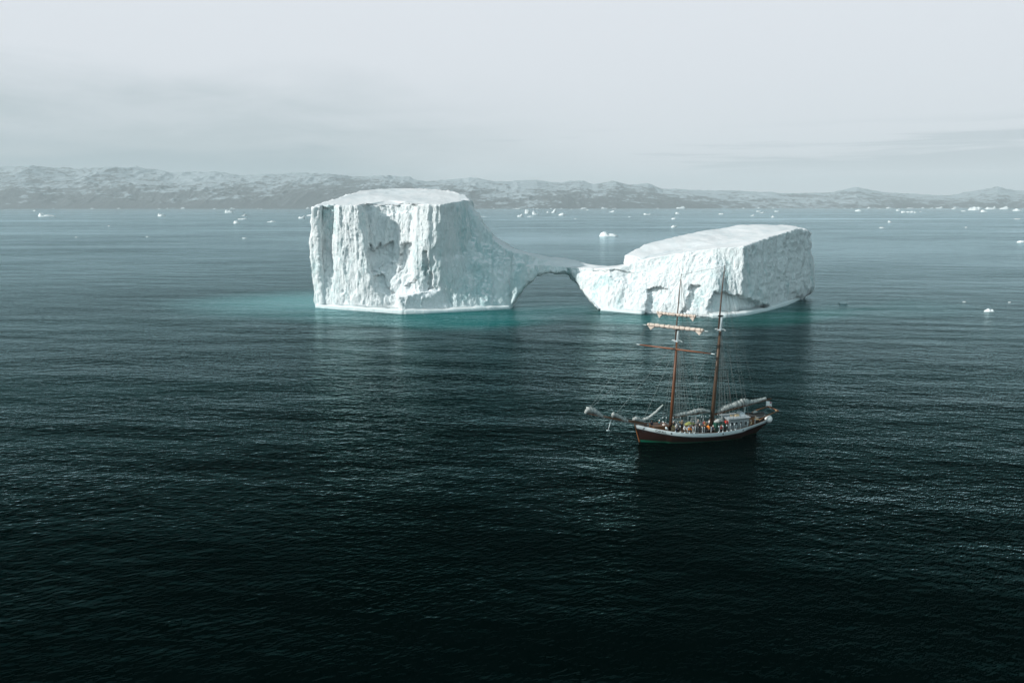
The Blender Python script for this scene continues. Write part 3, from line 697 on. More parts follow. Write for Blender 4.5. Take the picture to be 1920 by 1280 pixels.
M = dict(
    hull=plain('tarred_red_planking', (0.020, 0.0065, 0.0045), 0.55, vary=0.45, scale=0.8), white=plain('white_paint', (0.58, 0.65, 0.67), 0.5, vary=0.1, scale=1.5),
    green=plain('green_bottom_paint', (0.0, 0.10, 0.055), 0.5), stem=plain('varnished_stem', (0.24, 0.085, 0.03), 0.45), deck=plain('weathered_deck', (0.045, 0.036, 0.028), 0.7),
    rail=plain('varnished_rail', (0.12, 0.05, 0.02), 0.45), mast=plain('oiled_mast', (0.13, 0.052, 0.024), 0.5, vary=0.4, scale=1.2), maint=plain('dark_main_mast', (0.085, 0.050, 0.030), 0.5, vary=0.5, scale=1.0), topm=plain('dark_topmast', (0.10, 0.06, 0.045), 0.5, vary=0.4),
    yard=plain('oiled_yard', (0.20, 0.07, 0.03), 0.45), sail=plain('furled_canvas', (0.38, 0.41, 0.40), 0.85, vary=0.18, scale=2.5), tan=plain('cream_canvas', (0.62, 0.53, 0.46), 0.85, vary=0.2, scale=3),
    rope=plain('pale_rope', (0.15, 0.17, 0.17), 0.8), drope=plain('tarred_rope', (0.05, 0.05, 0.05), 0.8), black=plain('black_iron', (0.02, 0.022, 0.024), 0.5), house=plain('white_deckhouse_paint', (0.24, 0.27, 0.28), 0.55, vary=0.3),
    roof=plain('pale_house_roof', (0.42, 0.47, 0.50), 0.55, vary=0.08), glass=plain('dark_window_glass', (0.015, 0.02, 0.025), 0.1), teak=plain('varnished_teak', (0.16, 0.065, 0.022), 0.4), moss=plain('olive_cover', (0.30, 0.32, 0.10), 0.8),
    orange=plain('orange_cover', (0.60, 0.20, 0.03), 0.7), green2=plain('bottle_green_paint', (0.01, 0.07, 0.05), 0.5), grey=plain('grey_rubber', (0.045, 0.045, 0.045), 0.6), red=plain('red_cloth', (0.50, 0.05, 0.04), 0.8),
    net=plain('pale_metal', (0.55, 0.58, 0.58), 0.5), cream=plain('cream_wood', (0.55, 0.42, 0.26), 0.6), buoy=plain('white_buoy_vinyl', (0.78, 0.80, 0.80), 0.6, vary=0.1, scale=6), blue=plain('blue_cloth', (0.03, 0.08, 0.30), 0.8))

def sheer(t): return 1.62 + (1.45 * max(0, 1 - t / 0.58) ** 1.9) + (1.35 * (max(0, (t - 0.50) / 0.50)) ** 2.0)
def beam(t):
    fwd = (1 - (1 - min(t / 0.46, 1)) ** 2.3); aft = 1 - 0.52 * max(0, (t - 0.58) / 0.42) ** 2.0
    return 3.05 * fwd * aft
def xpos(t, z):                                   # raked stem, overhanging counter
    zt = max(-1.4, min(z, 3.2)); f = BOW + 0.95 * (1 - max(zt, -1.4) / 3.05) * max(0, 1 - t / 0.25)
    x0 = BOW + (STERN - BOW) * t
    if t < 0.25: x0 += 0.95 * (1 - zt / 3.05) * (1 - t / 0.25)
    if t > 0.75: x0 -= 1.9 * max(0, 1 - zt / 2.2) * ((t - 0.75) / 0.25)
    return x0
def hp(t, z, side):                               # a point of the hull's outer skin
    s_ = sheer(t); v = (z + 1.4) / (s_ + 1.4); b = beam(t)
    full = 1 - (1 - min(1, max(v, 0) / 0.95)) ** (2.6 if 0.2 < t < 0.8 else 1.7)
    w = b * (0.12 + 0.88 * full) if t < 0.98 else b * (0.3 + 0.7 * full)
    if t > 0.75: w *= 1 - (1 - min(1, max(0, (z + 0.3) / (s_ + 0.3)))) * 0.75 * (t - 0.75) / 0.25
    return (xpos(t, z), side * w, z)
root = empty('sailing_ship', tuple(ORG), TH)
tag(root, 'two masted wooden schooner with furled sails and dark red hull with a white bulwark', 'sailing ship')
TS = [i / 60 for i in range(61)]
def strip(z0, z1, n, off=0.0, inner=False):
    """band of the hull between heights z0(t) and z1(t), both sides"""
    mb = MB()
    for side in (-1, 1):
        V = []
        for t in TS:
            for k in range(n + 1):
                z = z0(t) + (z1(t) - z0(t)) * k / n; p = hp(t, z, side); V.append((p[0], p[1] + side * off, p[2]))
        mb.add(V, grid_faces(len(TS), n + 1))
    V = []
    for k in range(n + 1):                        # transom
        z = z0(1) + (z1(1) - z0(1)) * k / n; a, b = hp(1, z, -1), hp(1, z, 1)
        for j in range(7): V.append((a[0] + off + 0.35 * (1 - (j / 3 - 1) ** 2), (a[1] - off) + (b[1] + off - a[1] + off) * j / 6, z))
    mb.add(V, grid_faces(n + 1, 7)); return mb
band = lambda t: sheer(t) - 0.72
hull = strip(lambda t: -1.4, band, 10); hull.build('hull', M['hull'], root, True)
strip(lambda t: -0.25, lambda t: 0.06 + 0.34 * (1 - t) ** 2, 2, 0.012).build('boot_stripe', M['green'], root, True)  # shade aft put into the shape: the green narrows towards the stern
bw = strip(band, sheer, 3, 0.03).build('bulwark', M['white'], root, True)
md = bw.modifiers.new('thick', 'SOLIDIFY'); md.thickness = 0.09; md.offset = -1
rl = MB()
for side in (-1, 1):
    rl.path([(hp(t, sheer(t), side)[0], hp(t, sheer(t), side)[1], sheer(t) + 0.04) for t in TS], 0.07, 6, 0.6)
a, b = hp(1, sheer(1), -1), hp(1, sheer(1), 1)
rl.path([(a[0] + 0.35 * (1 - (j / 3 - 1) ** 2), a[1] + (b[1] - a[1]) * j / 6, sheer(1) + 0.04) for j in range(7)], 0.07, 6, 0.6)
rl.build('cap_rail', M['rail'], root)
st = MB(); st.path([(xpos(0, z) - 0.06, 0, z) for z in np.linspace(-1.2, sheer(0) + 0.12, 9)], [0.10] * 9, 8); st.build('stem', M['stem'], root, True)
dk = MB(); V = []
for t in TS:
    z = sheer(t) - 0.82
    for j in range(5): p = hp(t, z, 1); V.append((p[0], p[1] * (j / 2 - 1) * 0.985, z + 0.08 * (1 - (j / 2 - 1) ** 2)))
dk.add(V, grid_faces(len(TS), 5)); deck = dk.build('deck', M['deck'], root)
def deck_z(x):
    t = (x - BOW) / (STERN - BOW); return sheer(t) - 0.82
# scuppers and hawse holes in the bulwark
for t, r in ((0.05, .10), (0.225, .13), (0.60, .12), (0.76, .12), (0.965, .10)):
    z = sheer(t) - 0.36; p = hp(t, z, -1); q = hp(t + 0.01, z, -1); d = Vector(q) - Vector(p); nrm = Vector((d.y, -d.x, 0)).normalized()
    h = MB(); c = Vector(p) + nrm * 0.035; h.bar(c, c + nrm * 0.03, r, r, 12); h.build('hawse_hole', M['black'], root)
# ship's name on the port bow
def name_board():
    cu = bpy.data.curves.new('lettering', 'FONT'); cu.body = 'OPAL'; cu.size = 0.62; cu.extrude = 0.012; cu.space_character = 1.15; cu.align_x = 'CENTER'; cu.align_y = 'CENTER'
    tmp = bpy.data.objects.new('tmp', cu); scene.collection.objects.link(tmp)
    me = bpy.data.meshes.new_from_object(tmp.evaluated_get(bpy.context.evaluated_depsgraph_get())); bpy.data.objects.remove(tmp)
    me.name = 'name_lettering'; o = link_mesh('name_lettering', me, M['black'], bw)
    tc = 0.155; L = STERN - BOW
    for v in me.vertices:                         # wrap the letters on the flare of the bow
        t = tc + v.co.x / L * 1.03; z = sheer(t) - 0.37 + v.co.y; p = Vector(hp(t, z, -1)); q = Vector(hp(t + .01, z, -1)); d = q - p
        n_ = Vector((d.y, -d.x, 0)).normalized(); v.co = p + n_ * (0.04 + v.co.z)
    me.update()
name_board()
# rubbing wale and chain plates
MB().path([(hp(t, band(t), -1)[0], hp(t, band(t), -1)[1] - 0.05, band(t)) for t in TS], 0.045, 6).path([(hp(t, band(t), 1)[0], hp(t, band(t), 1)[1] + 0.05, band(t)) for t in TS], 0.045, 6).build('wale', M['black'], root)

# --- masts
def mast(name, base, dbl_lo, dbl_hi, top, r0, lower_mat, top_off):
    """base/top sighted; the lower mast ends at dbl_hi, the topmast starts at dbl_lo beside it"""
    B, DL, DH, T = (Vector(cl(*q)) for q in (base, dbl_lo, dbl_hi, top)); B.z = deck_z(B.x) - 0.1
    m = MB(); m.path([B, B.lerp(DL, .5), DL], [r0, r0 * .95, r0 * .72], 14); lower = m.build(name, lower_mat, root, True)
    w = MB(); w.path([DL, DH], [r0 * .80, r0 * .72], 12); w.build('mast_doubling', M['white'], lower, True)
    tm = MB(); o = Vector((top_off, 0, 0)); tm.path([DL + o, DH + o, DH.lerp(T, .6) + o * .6, T], [r0 * .42, r0 * .42, r0 * .32, r0 * .16], 10); tm.build('topmast', M['topm'], lower, True)
    tk = MB(); tk.path([T + Vector((0, 0, -.02)), T + Vector((0, 0, .12))], [.09, .07], 8); tk.build('mast_truck', M['black'], lower)
    ct = MB(); ct.box((DL.x, 0, DL.z), (1.1, 0.12, 0.10)); 
    for dx_ in (-.4, .4): ct.box((DL.x + dx_, 0, DL.z + 0.1), (0.10, 2.1, 0.09))
    ct.box((DL.x + .05, 0, DL.z + .2), (.9, 1.3, .05)); ct.build('crosstrees', M['white'], lower)
    cp = MB(); cp.box((DH.x + top_off / 2, 0, DH.z), (0.75, .42, .22)); cp.build('mast_cap', M['black'], lower)
    hoops = MB()
    for k in range(5): z = B.lerp(DL, .03 + .03 * k); hoops.lathe((z.x, 0, z.z), [(r0 * 1.12, -.03), (r0 * 1.2, 0), (r0 * 1.12, .03)], 14)
    hoops.build('mast_hoop', M['black'], lower, split=True)
    return B, DL, DH, T, lower
FB, FDL, FDH, FT, fore = mast('foremast', (1257, 790), (1269.5, 640), (1271.5, 617), (1277.5, 515), 0.27, M['mast'], -0.32)
MBs, MDL, MDH, MT, main = mast('mainmast', (1334, 785), (1350.5, 619), (1353, 592), (1359, 499), 0.30, M['maint'], -0.34)
pole = MB(); T2 = Vector(cl(1359.5, 487)); pole.path([MT, T2], [0.03, 0.02], 6); pole.build('signal_pole', M['black'], main)
# green-grey worn face of the main lower mast
# --- yards
YD = Vector((math.cos(rad(142) - TH), math.sin(rad(142) - TH), 0))
def yard(px, py, half, r, mat, name='yard'):
    c = Vector(cl(px, py)) + Vector((-0.35, 0, 0)); a, b = c + YD * half, c - YD * half
    # keep to the sighted slope
    m = MB(); m.path([a, a.lerp(c, .55), c, b.lerp(c, .55), b], [r * .45, r * .9, r, r * .9, r * .45], 10)
    y = m.build(name, mat, root, True)
    e = MB()
    for q, w in ((a, 1), (b, -1)): e.path([q, q + YD * w * 0.55], [r * .5, r * .42], 8)
    e.build('yard_tip', M['white'], y, split=True)
    pr = MB(); pr.lathe((c.x + .15, 0, c.z), [(.34, -.1), (.36, 0), (.34, .1)], 12); pr.build('parrel', M['black'], y)
    return c, a, b, y
def furled(y, c, a, b, r, mat, seed):
    rn = random.Random(seed); n = 44; m = MB(); pts = []; rs = []
    for i in range(n + 1):
        u = i / n; p = a.lerp(b, 0.02 + 0.96 * u); k = 1 - abs(u - .5) * .25
        pts.append(p + Vector((0, 0, 0.12 - 0.05 * math.sin(u * math.pi) + rn.uniform(-.03, .03)))); rs.append(r * k * (0.72 + 0.45 * abs(math.sin(u * math.pi * 9 + seed)) * rn.uniform(.6, 1.1)))
    m.path(pts, rs, 10, 1.15, 0.16, seed); s = m.build('furled_sail', mat, y, True)
    g = MB()
    for i in range(2, n - 1, 4): g.lathe((0, 0, 0), [(0.001, 0), (0.001, 0.001)], 3) if False else g.path([pts[i] - YD * .03, pts[i] + YD * .03], rs[i] * 1.12, 10, 1.15)
    g.build('gasket', M['mast'], y, split=True)
    # clewed corners hanging under the ends
    k = MB()
    for e, w in ((a, -1), (b, 1)):
        p0 = e.lerp(c, .06); p1 = e.lerp(c, .34); p2 = e.lerp(c, .16) + Vector((0, 0, -0.75))
        k.add([p0 + Vector((0.12, 0, 0)), p1 + Vector((0.12, 0, 0)), p2, p0 - Vector((0.12, 0, 0)), p1 - Vector((0.12, 0, 0)), p2 - Vector((.05, 0, 0))], [(0, 1, 2), (5, 4, 3), (0, 2, 5, 3), (1, 4, 5, 2), (0, 3, 4, 1)])
    k.build('sail_clew', mat, y, split=True)
y1 = yard(1268, 654, 6.3, 0.15, M['yard'])
y2 = yard(1269, 614.5, 5.1, 0.12, M['topm']); furled(y2[3], *y2[:3], 0.27, M['tan'], 3)
y3 = yard(1271.5, 590.5, 3.5, 0.09, M['topm']); furled(y3[3], *y3[:3], 0.22, M['tan'], 5)
# brown reef bands showing on the upper sail
# --- bowsprit, dolphin striker, head sails
S0, S1, S2 = Vector(cl(1212, 795)), Vector(cl(1148, 784)), Vector(cl(1098, 773.5))
bs = MB(); bs.path([S0, S1, S2], [.24, .18, .10], 12); bowsprit = bs.build('bowsprit', M['rail'], root, True)
net = MB()
for w in (-1, 1): net.path([S0 + Vector((1.2, w * 1.1, -.1)), S1 + Vector((0, w * .75, -.05)), S2 + Vector((.2, w * .1, 0))], .03, 6)
for k in range(14):
    p = S0.lerp(S2, .1 + k * .062); w = 1.0 * (1 - k / 15); net.path([p + Vector((0, -w, -.15)), p + Vector((0, 0, -.42)), p + Vector((0, w, -.15))], .014, 4)
net.build('bowsprit_net', M['rope'], bowsprit)
D0, D1 = S1 + Vector((-.15, 0, -.1)), Vector(cl(1140, 806.5)); ds = MB(); ds.path([D0, D1], [.07, .055], 8); ds.path([D1 + Vector((-.25, 0, .03)), D1 + Vector((.28, 0, -.02))], [.09, .09], 8); ds.build('dolphin_striker', M['white'], bowsprit, True)
def bundle(name, pts, rs, mat, parent, seed, ties=True, fl=1.0):
    P = [Vector(p) for p in pts]; q, r = [], []; n = 9; rn = random.Random(seed)
    for i in range(len(P) - 1):
        for k in range(n): u = k / n; q.append(P[i].lerp(P[i + 1], u) + Vector((0, rn.uniform(-.03, .03), rn.uniform(-.04, .04)))); r.append((rs[i] * (1 - u) + rs[i + 1] * u) * rn.uniform(.80, 1.18))
    q.append(P[-1]); r.append(rs[-1]); m = MB(); m.path(q, r, 12, fl, 0.13, seed); s = m.build(name, mat, parent, True)
    if ties:
        g = MB()
        for i in range(3, len(q) - 3, 5): d = (q[i + 1] - q[i - 1]).normalized() * .03; g.path([q[i] - d, q[i] + d], r[i] * 1.1, 10, fl)
        g.build('gasket', M['rope'], s, split=True)
    return s
bundle('furled_jib', [cl(1097, 774.5), cl(1103, 767.5), cl(1113, 769), cl(1121, 774.5), cl(1134, 784)], [.18, .48, .45, .34, .12], M['sail'], root, 11)
bundle('furled_jib', [cl(1147, 782), cl(1150, 777), cl(1158, 779.5), cl(1172, 787), cl(1186, 792)], [.15, .34, .33, .24, .10], M['sail'], root, 12)
bundle('furled_staysail', [cl(1188, 785), cl(1194, 785), cl(1203, 787.5), cl(1215, 784), cl(1230, 772), cl(1243, 758.5)], [.28, .34, .26, .26, .22, .12], M['sail'], root, 13)
# --- booms, gaffs and their furled sails
F0, F1 = Vector(cl(1264, 782)), Vector(cl(1331, 771)); fb = MB(); fb.path([F0, F1], [.11, .10], 10); foreboom = fb.build('fore_boom', M['rail'], root, True)
bundle('furled_foresail', [cl(1265, 778), cl(1276, 776.5), cl(1292, 773.5), cl(1308, 769.5), cl(1316, 769), cl(1330, 771)], [.25, .36, .38, .40, .33, .22], M['sail'], root, 14)
G0, G1 = Vector(cl(1338, 777)), Vector(cl(1446, 747)); gb = MB(); gb.path([G0, G1], [.14, .10], 10); mainboom = gb.build('main_boom', M['rail'], root, True)
bundle('furled_mainsail', [cl(1346, 772), cl(1358, 764.5), cl(1372, 760), cl(1386, 755.5), cl(1394, 753), cl(1406, 754), cl(1420, 750.5), cl(1436, 746.5)], [.22, .42, .46, .50, .62, .34, .30, .26], M['sail'], root, 15)
cr = MB(); p = Vector(cl(1397, 762)); cr.bar((p.x, 0, deck_z(p.x)), p, .06); cr.build('boom_crutch', M['white'], root)
# --- standing and running rigging
def rig(name, pairs, r=0.026, mat='rope', parent=root):
    m = MB()
    for a, b in pairs: m.path([a, b], r, 5)
    return m.build(name, M[mat], parent, split=len(pairs) > 1)
def shrouds(DL, B, side, n=5, spread=3.1):
    m = MB(); T = DL + Vector((0, side * .18, .05)); feet = []
    for k in range(n):
        x = B.x - 0.3 + spread * k / (n - 1); t = (x - BOW) / (STERN - BOW); q = Vector(hp(t, sheer(t), side)) + Vector((0, side * .06, -.05)); feet.append(q); m.path([q, T], .022, 5)
    sh = m.build('shrouds', M['rope'], root); rt = MB()
    for k in range(3, 30):
        u = k / 34; rt.path([f.lerp(T, u) for f in feet], .012, 4)
    rt.build('ratlines', M['drope'], sh)
    dd = MB()
    for f in feet: d = (T - f).normalized(); dd.path([f, f + d * .22], .09, 8); dd.path([f + d * .95, f + d * 1.15], .085, 8)
    dd.build('deadeye', M['white'], sh, split=True)
for side in (-1, 1): shrouds(FDL, FB, side); shrouds(MDL, MBs, side)
st_ = lambda x, side: Vector(hp((x - BOW) / (STERN - BOW), sheer((x - BOW) / (STERN - BOW)), side))
rig('forestay', [(S1, FDL), (S0 + Vector((-.8, 0, .2)), FDL + Vector((0, 0, -.4)))], .03)
rig('jib_stay', [(S2, FDH), (S2 + Vector((.15, 0, 0)), FT + Vector((0, 0, -.6)))], .022)
rig('bobstay', [(S2, D1), (D1, Vector((xpos(0, .3), 0, .3))), (S1, D1)], .03, 'drope')
rig('triatic_stay', [(FDH, MDH), (FT, MT)], .022)
rig('main_stay', [(MDL, FB + Vector((0.3, 0, 1.0)))], .028)
rig('fore_backstay', [(FT + Vector((0, 0, -.8)), st_(FB.x + 4.2 + k * .5, s)) for s in (-1, 1) for k in (0, 1)] + [(FDH, st_(FB.x + 3.6, s)) for s in (-1, 1)], .020)
rig('main_backstay', [(MT + Vector((0, 0, -.8)), st_(MBs.x + 5.0 + k * .8, s)) for s in (-1, 1) for k in (0, 1)] + [(MDH, st_(MBs.x + 4.2, s)) for s in (-1, 1)], .020)
rig('topping_lift', [(MDH, G1 - Vector((.5, 0, 0))), (MT, G1 - Vector((3.0, 0, -.1))), (FDH, F1), (MDL, G0.lerp(G1, .6))], .018)
rig('lifts_and_braces', [(y1[1], FDH), (y1[2], FDH), (y2[1], FDH.lerp(FT, .25)), (y2[2], FDH.lerp(FT, .25)), (y3[1], FDH.lerp(FT, .5)), (y3[2], FDH.lerp(FT, .5)), (y1[1], MDL), (y1[2], MDL), (y2[1], y1[1]), (y2[2], y1[2]), (y2[1], MDH), (y3[2], MDH)], .014)
hal = []
for k in range(7):
    hal.append((FDL + Vector((.2, .35 - .11 * k, -.2)), FB + Vector((.5 + .12 * k, 1.2 - .38 * k, 1.1)))); hal.append((MDL + Vector((.2, .35 - .11 * k, -.2)), MBs + Vector((.5 + .12 * k, 1.3 - .4 * k, 1.1))))
rig('halyards', hal, .016)
rig('halyards', [(FDH + Vector((0, .3, 0)), FB + Vector((1.6 + k * .55, 2.2, .9))) for k in range(4)] + [(MDH + Vector((0, .3, 0)), MBs + Vector((1.8 + k * .6, 2.1, .9))) for k in range(4)], .015)
sp = MB(); a, b = Vector(cl(1362, 689, 2.4)), Vector(cl(1371, 757, 2.2)); sp.path([a, b], [.05, .12], 8); sp.build('topmast_pole', M['black'], root)
# --- deck houses and fittings
def on_deck(px, off=0.0):
    x = cl(px, 790, off)[0]; return x, deck_z(x)
def part(name, mat, fn, parent=root, smooth=False, split=False): m = MB(); fn(m); return m.build(name, M[mat], parent, smooth, split)
x0, z0 = on_deck(1359); x1, z1 = on_deck(1396); xm, Lh = (x0 + x1) / 2, x1 - x0
dh = part('deckhouse', 'house', lambda m: m.box((xm, 0, z0 + 1.05), (Lh, 2.7, 2.3)))
def roof(m):
    V = []
    for X in (x0 - .25, x1 + .15):
        for j in range(7): y = -1.6 + 3.2 * j / 6; V.append((X, y, z0 + 2.32 - .05 * ((j - 3) / 3) ** 2 + (.12 if X > xm else 0)))
        for j in range(7): y = 1.6 - 3.2 * j / 6; V.append((X, y, z0 + 2.2 + (.12 if X > xm else 0)))
    m.add(V, grid_faces(2, 14, True) + [tuple(range(14)), tuple(reversed(range(14, 28)))])
rf = part('deckhouse_roof', 'roof', roof, dh)
part('roof_locker', 'roof', lambda m: m.box((xm + 1.1, .2, z0 + 2.62), (1.3, 1.5, .55), 0, .55), dh)
part('roof_hatch', 'cream', lambda m: m.box((xm + .1, -.3, z0 + 2.5), (.7, .6, .3)).box((xm - .7, -.1, z0 + 2.45), (.5, .5, .2)), dh, split=True)
for k in range(4):
    wx = x0 + .55 + k * (Lh - 1.0) / 3.2
    f = part('window_frame', 'roof', lambda m: m.box((wx, -1.36, z0 + 1.35), (.58, .05, .78)), dh); part('pane', 'glass', lambda m: m.box((wx, -1.388, z0 + 1.35), (.42, .03, .6)), dh)
dr = part('door', 'teak', lambda m: m.box((x0 - .03, -.4, z0 + 1.0), (.05, .7, 1.7)), dh)
# midship house, painted green, and the stove pipe
x2, z2 = on_deck(1345); part('companionway', 'green2', lambda m: m.box((x2, -.5, z2 + .85), (1.9, 1.6, 1.7), 0, .93))
part('companionway_cover', 'sail', lambda m: m.path([(x2 - .9, -.6, z2 + 1.8), (x2 - .3, -.7, z2 + 2.05), (x2 + .3, -.5, z2 + 2.0), (x2 + .9, -.6, z2 + 1.8)], [.25, .45, .5, .2], 9, .6, .2, 4))
part('red_locker', 'red', lambda m: m.box((x2 + 1.35, -.9, z2 + 1.75), (1.2, .7, .35), .15, .8))
x3, z3 = on_deck(1318); sk = part('skylight', 'house', lambda m: m.box((x3 - .6, 0, z3 + .35), (2.2, 1.3, .7), 0, .8))
part('pane', 'glass', lambda m: [m.box((x3 - 1.25 + k * .65, -.45, z3 + .72), (.45, .35, .04)) for k in range(3)], sk, split=True)
x4, z4 = on_deck(1280); part('cargo_hatch', 'teak', lambda m: m.box((x4 + .3, 0, z4 + .25), (2.0, 1.9, .5)).box((x4 + .3, 0, z4 + .53), (2.15, 2.05, .07)))
x5, z5 = on_deck(1240); fh = part('forward_house', 'teak', lambda m: m.box((x5 - .4, 0, z5 + .6), (2.6, 2.1, 1.2), 0, .95))
part('forward_house_roof', 'rail', lambda m: m.box((x5 - .4, 0, z5 + 1.24), (2.8, 2.3, .08)), fh)
x6, z6 = on_deck(1213); part('windlass', 'black', lambda m: m.path([(x6, -.7, z6 + .55), (x6, .7, z6 + .55)], [.22, .22], 12).box((x6, -.4, z6 + .35), (.5, .15, .7)).box((x6, .4, z6 + .35), (.5, .15, .7)))
x7, z7 = on_deck(1249, -1.0)
def cowl(X, Y, Z):
    def fn(m): m.path([(X, Y, Z), (X, Y, Z + .75), (X - .05, Y, Z + .98), (X - .2, Y, Z + 1.1), (X - .32, Y, Z + 1.1)], [.12, .12, .17, .23, .27], 12)
    return fn
part('ventilator', 'white', cowl(x7, -1.6, z7), smooth=True); part('ventilator', 'white', cowl(x7 + .6, .9, z7 + .2), smooth=True)
x8, z8 = on_deck(1303, -1.6); part('storage_box', 'house', lambda m: m.box((x8, -1.9, z8 + .3), (1.3, .5, .55)))
x9, z9 = on_deck(1312, -1.8); part('storage_box', 'net', lambda m: m.box((x9 + .5, -2.05, z9 + .28), (.9, .45, .5)))
xa, za = on_deck(1270, -1.6); part('sail_bag', 'tan', lambda m: m.path([(xa, -1.9, za + .3), (xa + .6, -1.9, za + .45), (xa + 1.2, -1.8, za + .3)], [.2, .34, .18], 9, .8, .15, 8), smooth=True)
xb, zb = on_deck(1294, -.8); part('olive_tarpaulin', 'moss', lambda m: m.path([(xb - .8, -.5, zb + 1.5), (xb, -.6, zb + 1.85), (xb + .9, -.5, zb + 1.6)], [.3, .42, .2], 10, .55, .25, 9))
part('tarpaulin_frame', 'rail', lambda m: [m.bar((xb + dx_, -.6 + dy_, zb), (xb + dx_, -.6 + dy_, zb + 1.5), .05) for dx_ in (-.6, .6) for dy_ in (-.3, .3)])
part('coiled_rope', 'cream', lambda m: [m.lathe((xx, yy, deck_z(xx) + .15), [(.12, -.1), (.28, -.08), (.32, .0), (.28, .1), (.12, .12)], 12) for xx, yy in ((x4 - 1.6, -1.5), (x3 + 1.2, -1.7), (x6 + 1.4, -.9), (x3 - 2.2, .9), (x5 + 1.6, .8))], split=True)
part('fuel_drum', 'black', lambda m: m.lathe((x3 + .3, -1.4, z3), [(.3, 0), (.31, .05), (.3, .4), (.31, .45), (.3, .85)], 14))
part('fuel_drum', 'black', lambda m: m.lathe((x3 + 1.0, -1.5, z3), [(.3, 0), (.31, .05), (.3, .4), (.31, .45), (.3, .85)], 14))
part('gear_chest', 'grey', lambda m: m.box((x4 + 2.1, -1.1, z4 + .4), (1.0, .7, .8), .1))
part('gear_chest', 'black', lambda m: m.box((x3 + 1.9, .6, z3 + .45), (.9, .8, .9), -.2))
part('generator_box', 'black', lambda m: m.box((xm - 3.0, -1.0, z2 + .5), (1.1, .9, 1.0)))
part('net_heap', 'moss', lambda m: m.path([(x5 + 2.0, .9, z5 + .2), (x5 + 2.4, .6, z5 + .5), (x5 + 3.1, .8, z5 + .25)], [.3, .5, .25], 9, .7, .3, 2))
part('spare_spar', 'mast', lambda m: m.path([(x4 - 1.5, 1.7, z4 + .35), (x3 + 3.5, 1.8, z3 + .4)], .09, 8))
part('gangplank', 'cream', lambda m: m.box((x4 + .2, -2.0, z4 + .65), (2.4, .4, .06), .05))
part('deck_winch', 'black', lambda m: m.path([(FB.x + 1.5, -.5, deck_z(FB.x) + .6), (FB.x + 1.5, .5, deck_z(FB.x) + .6)], [.2, .2], 12).box((FB.x + 1.5, 0, deck_z(FB.x) + .25), (.5, .9, .5)))
part('boxes_of_gear', 'house', lambda m: [m.box((x4 + a_, b_, z4 + .25), (.5, .4, .45), c_) for a_, b_, c_ in ((1.2, 1.5, .2), (3.0, -.3, .5), (-1.0, 1.2, .1), (3.8, 1.3, .7))], split=True)
part('mooring_bitts', 'black', lambda m: [m.bar((x6 - .9, w, z6), (x6 - .9, w, z6 + .7), .1) for w in (-.5, .5)] + [m.bar((x6 - .9, -.7, z6 + .5), (x6 - .9, .7, z6 + .5), .07)])
# pin rails, fife rails and white stanchions along the port bulwark
def stanch(t, side, h=1.0):
    m = MB(); p = Vector(hp(t, sheer(t), side)); p.y *= .965; m.path([p + Vector((0, 0, -.1)), p + Vector((0, 0, h))], .042, 8); m.lathe((p.x, p.y, p.z + h), [(.05, 0), (.075, .05), (.04, .12)], 8); return m
for t in (.335, .375, .392, .445, .46, .51, .575, .60, .655, .69, .705, .74, .80, .862):
    stanch(t, -1, .9 if t < .7 else .75).build('stanchion', M['white'], root)
for t in (.34, .40, .46, .52, .58, .66, .72, .78, .84): stanch(t, 1).build('stanchion', M['white'], root)
part('lifeline', 'rope', lambda m: [m.path([Vector((hp(t, sheer(t), s)[0], hp(t, sheer(t), s)[1] * .965, sheer(t) + z)) for t in np.linspace(.33, .875, 24)], .014, 4) for s in (-1, 1) for z in (.45, .85)])
for B in (FB, MBs):
    part('fife_rail', 'teak', lambda m: [m.bar((B.x + dx_, dy_, deck_z(B.x)), (B.x + dx_, dy_, deck_z(B.x) + 1.0), .07) for dx_ in (-.1, .7) for dy_ in (-.7, .7)] + [m.box((B.x + .3, dy_, deck_z(B.x) + 1.0), (1.1, .14, .08)) for dy_ in (-.7, .7)])
    part('belaying_pin', 'cream', lambda m: [m.bar((B.x - .1 + .2 * k, dy_, deck_z(B.x) + .85), (B.x - .1 + .2 * k, dy_, deck_z(B.x) + 1.22), .025) for k in range(5) for dy_ in (-.7, .7)], split=True)
    part('rope_hank', 'cream', lambda m: [m.path([(B.x - .1 + .2 * k, dy_ * 1.12, deck_z(B.x) + 1.05), (B.x - .1 + .2 * k, dy_ * 1.18, deck_z(B.x) + .6), (B.x - .05 + .2 * k, dy_ * 1.1, deck_z(B.x) + .5)], [.05, .09, .04], 7) for k in range(5) for dy_ in (-.7, .7)], split=True)
# taller white lockers against the far rail
part('far_rail_netting', 'net', lambda m: [m.bar((MBs.x - 2.5 + k * .22, 2.3, deck_z(MBs.x) + 1.6), (MBs.x - 2.5 + k * .22, 2.3, deck_z(MBs.x) + 3.0), .022) for k in range(5)] + [m.bar((MBs.x - 2.6, 2.3, deck_z(MBs.x) + 1.6), (MBs.x - 1.5, 2.3, deck_z(MBs.x) + 1.6), .035), m.bar((MBs.x - 2.55, 2.3, deck_z(MBs.x)), (MBs.x - 2.55, 2.3, deck_z(MBs.x) + 1.6), .035), m.bar((MBs.x - 1.6, 2.3, deck_z(MBs.x)), (MBs.x - 1.6, 2.3, deck_z(MBs.x) + 1.6), .035)])
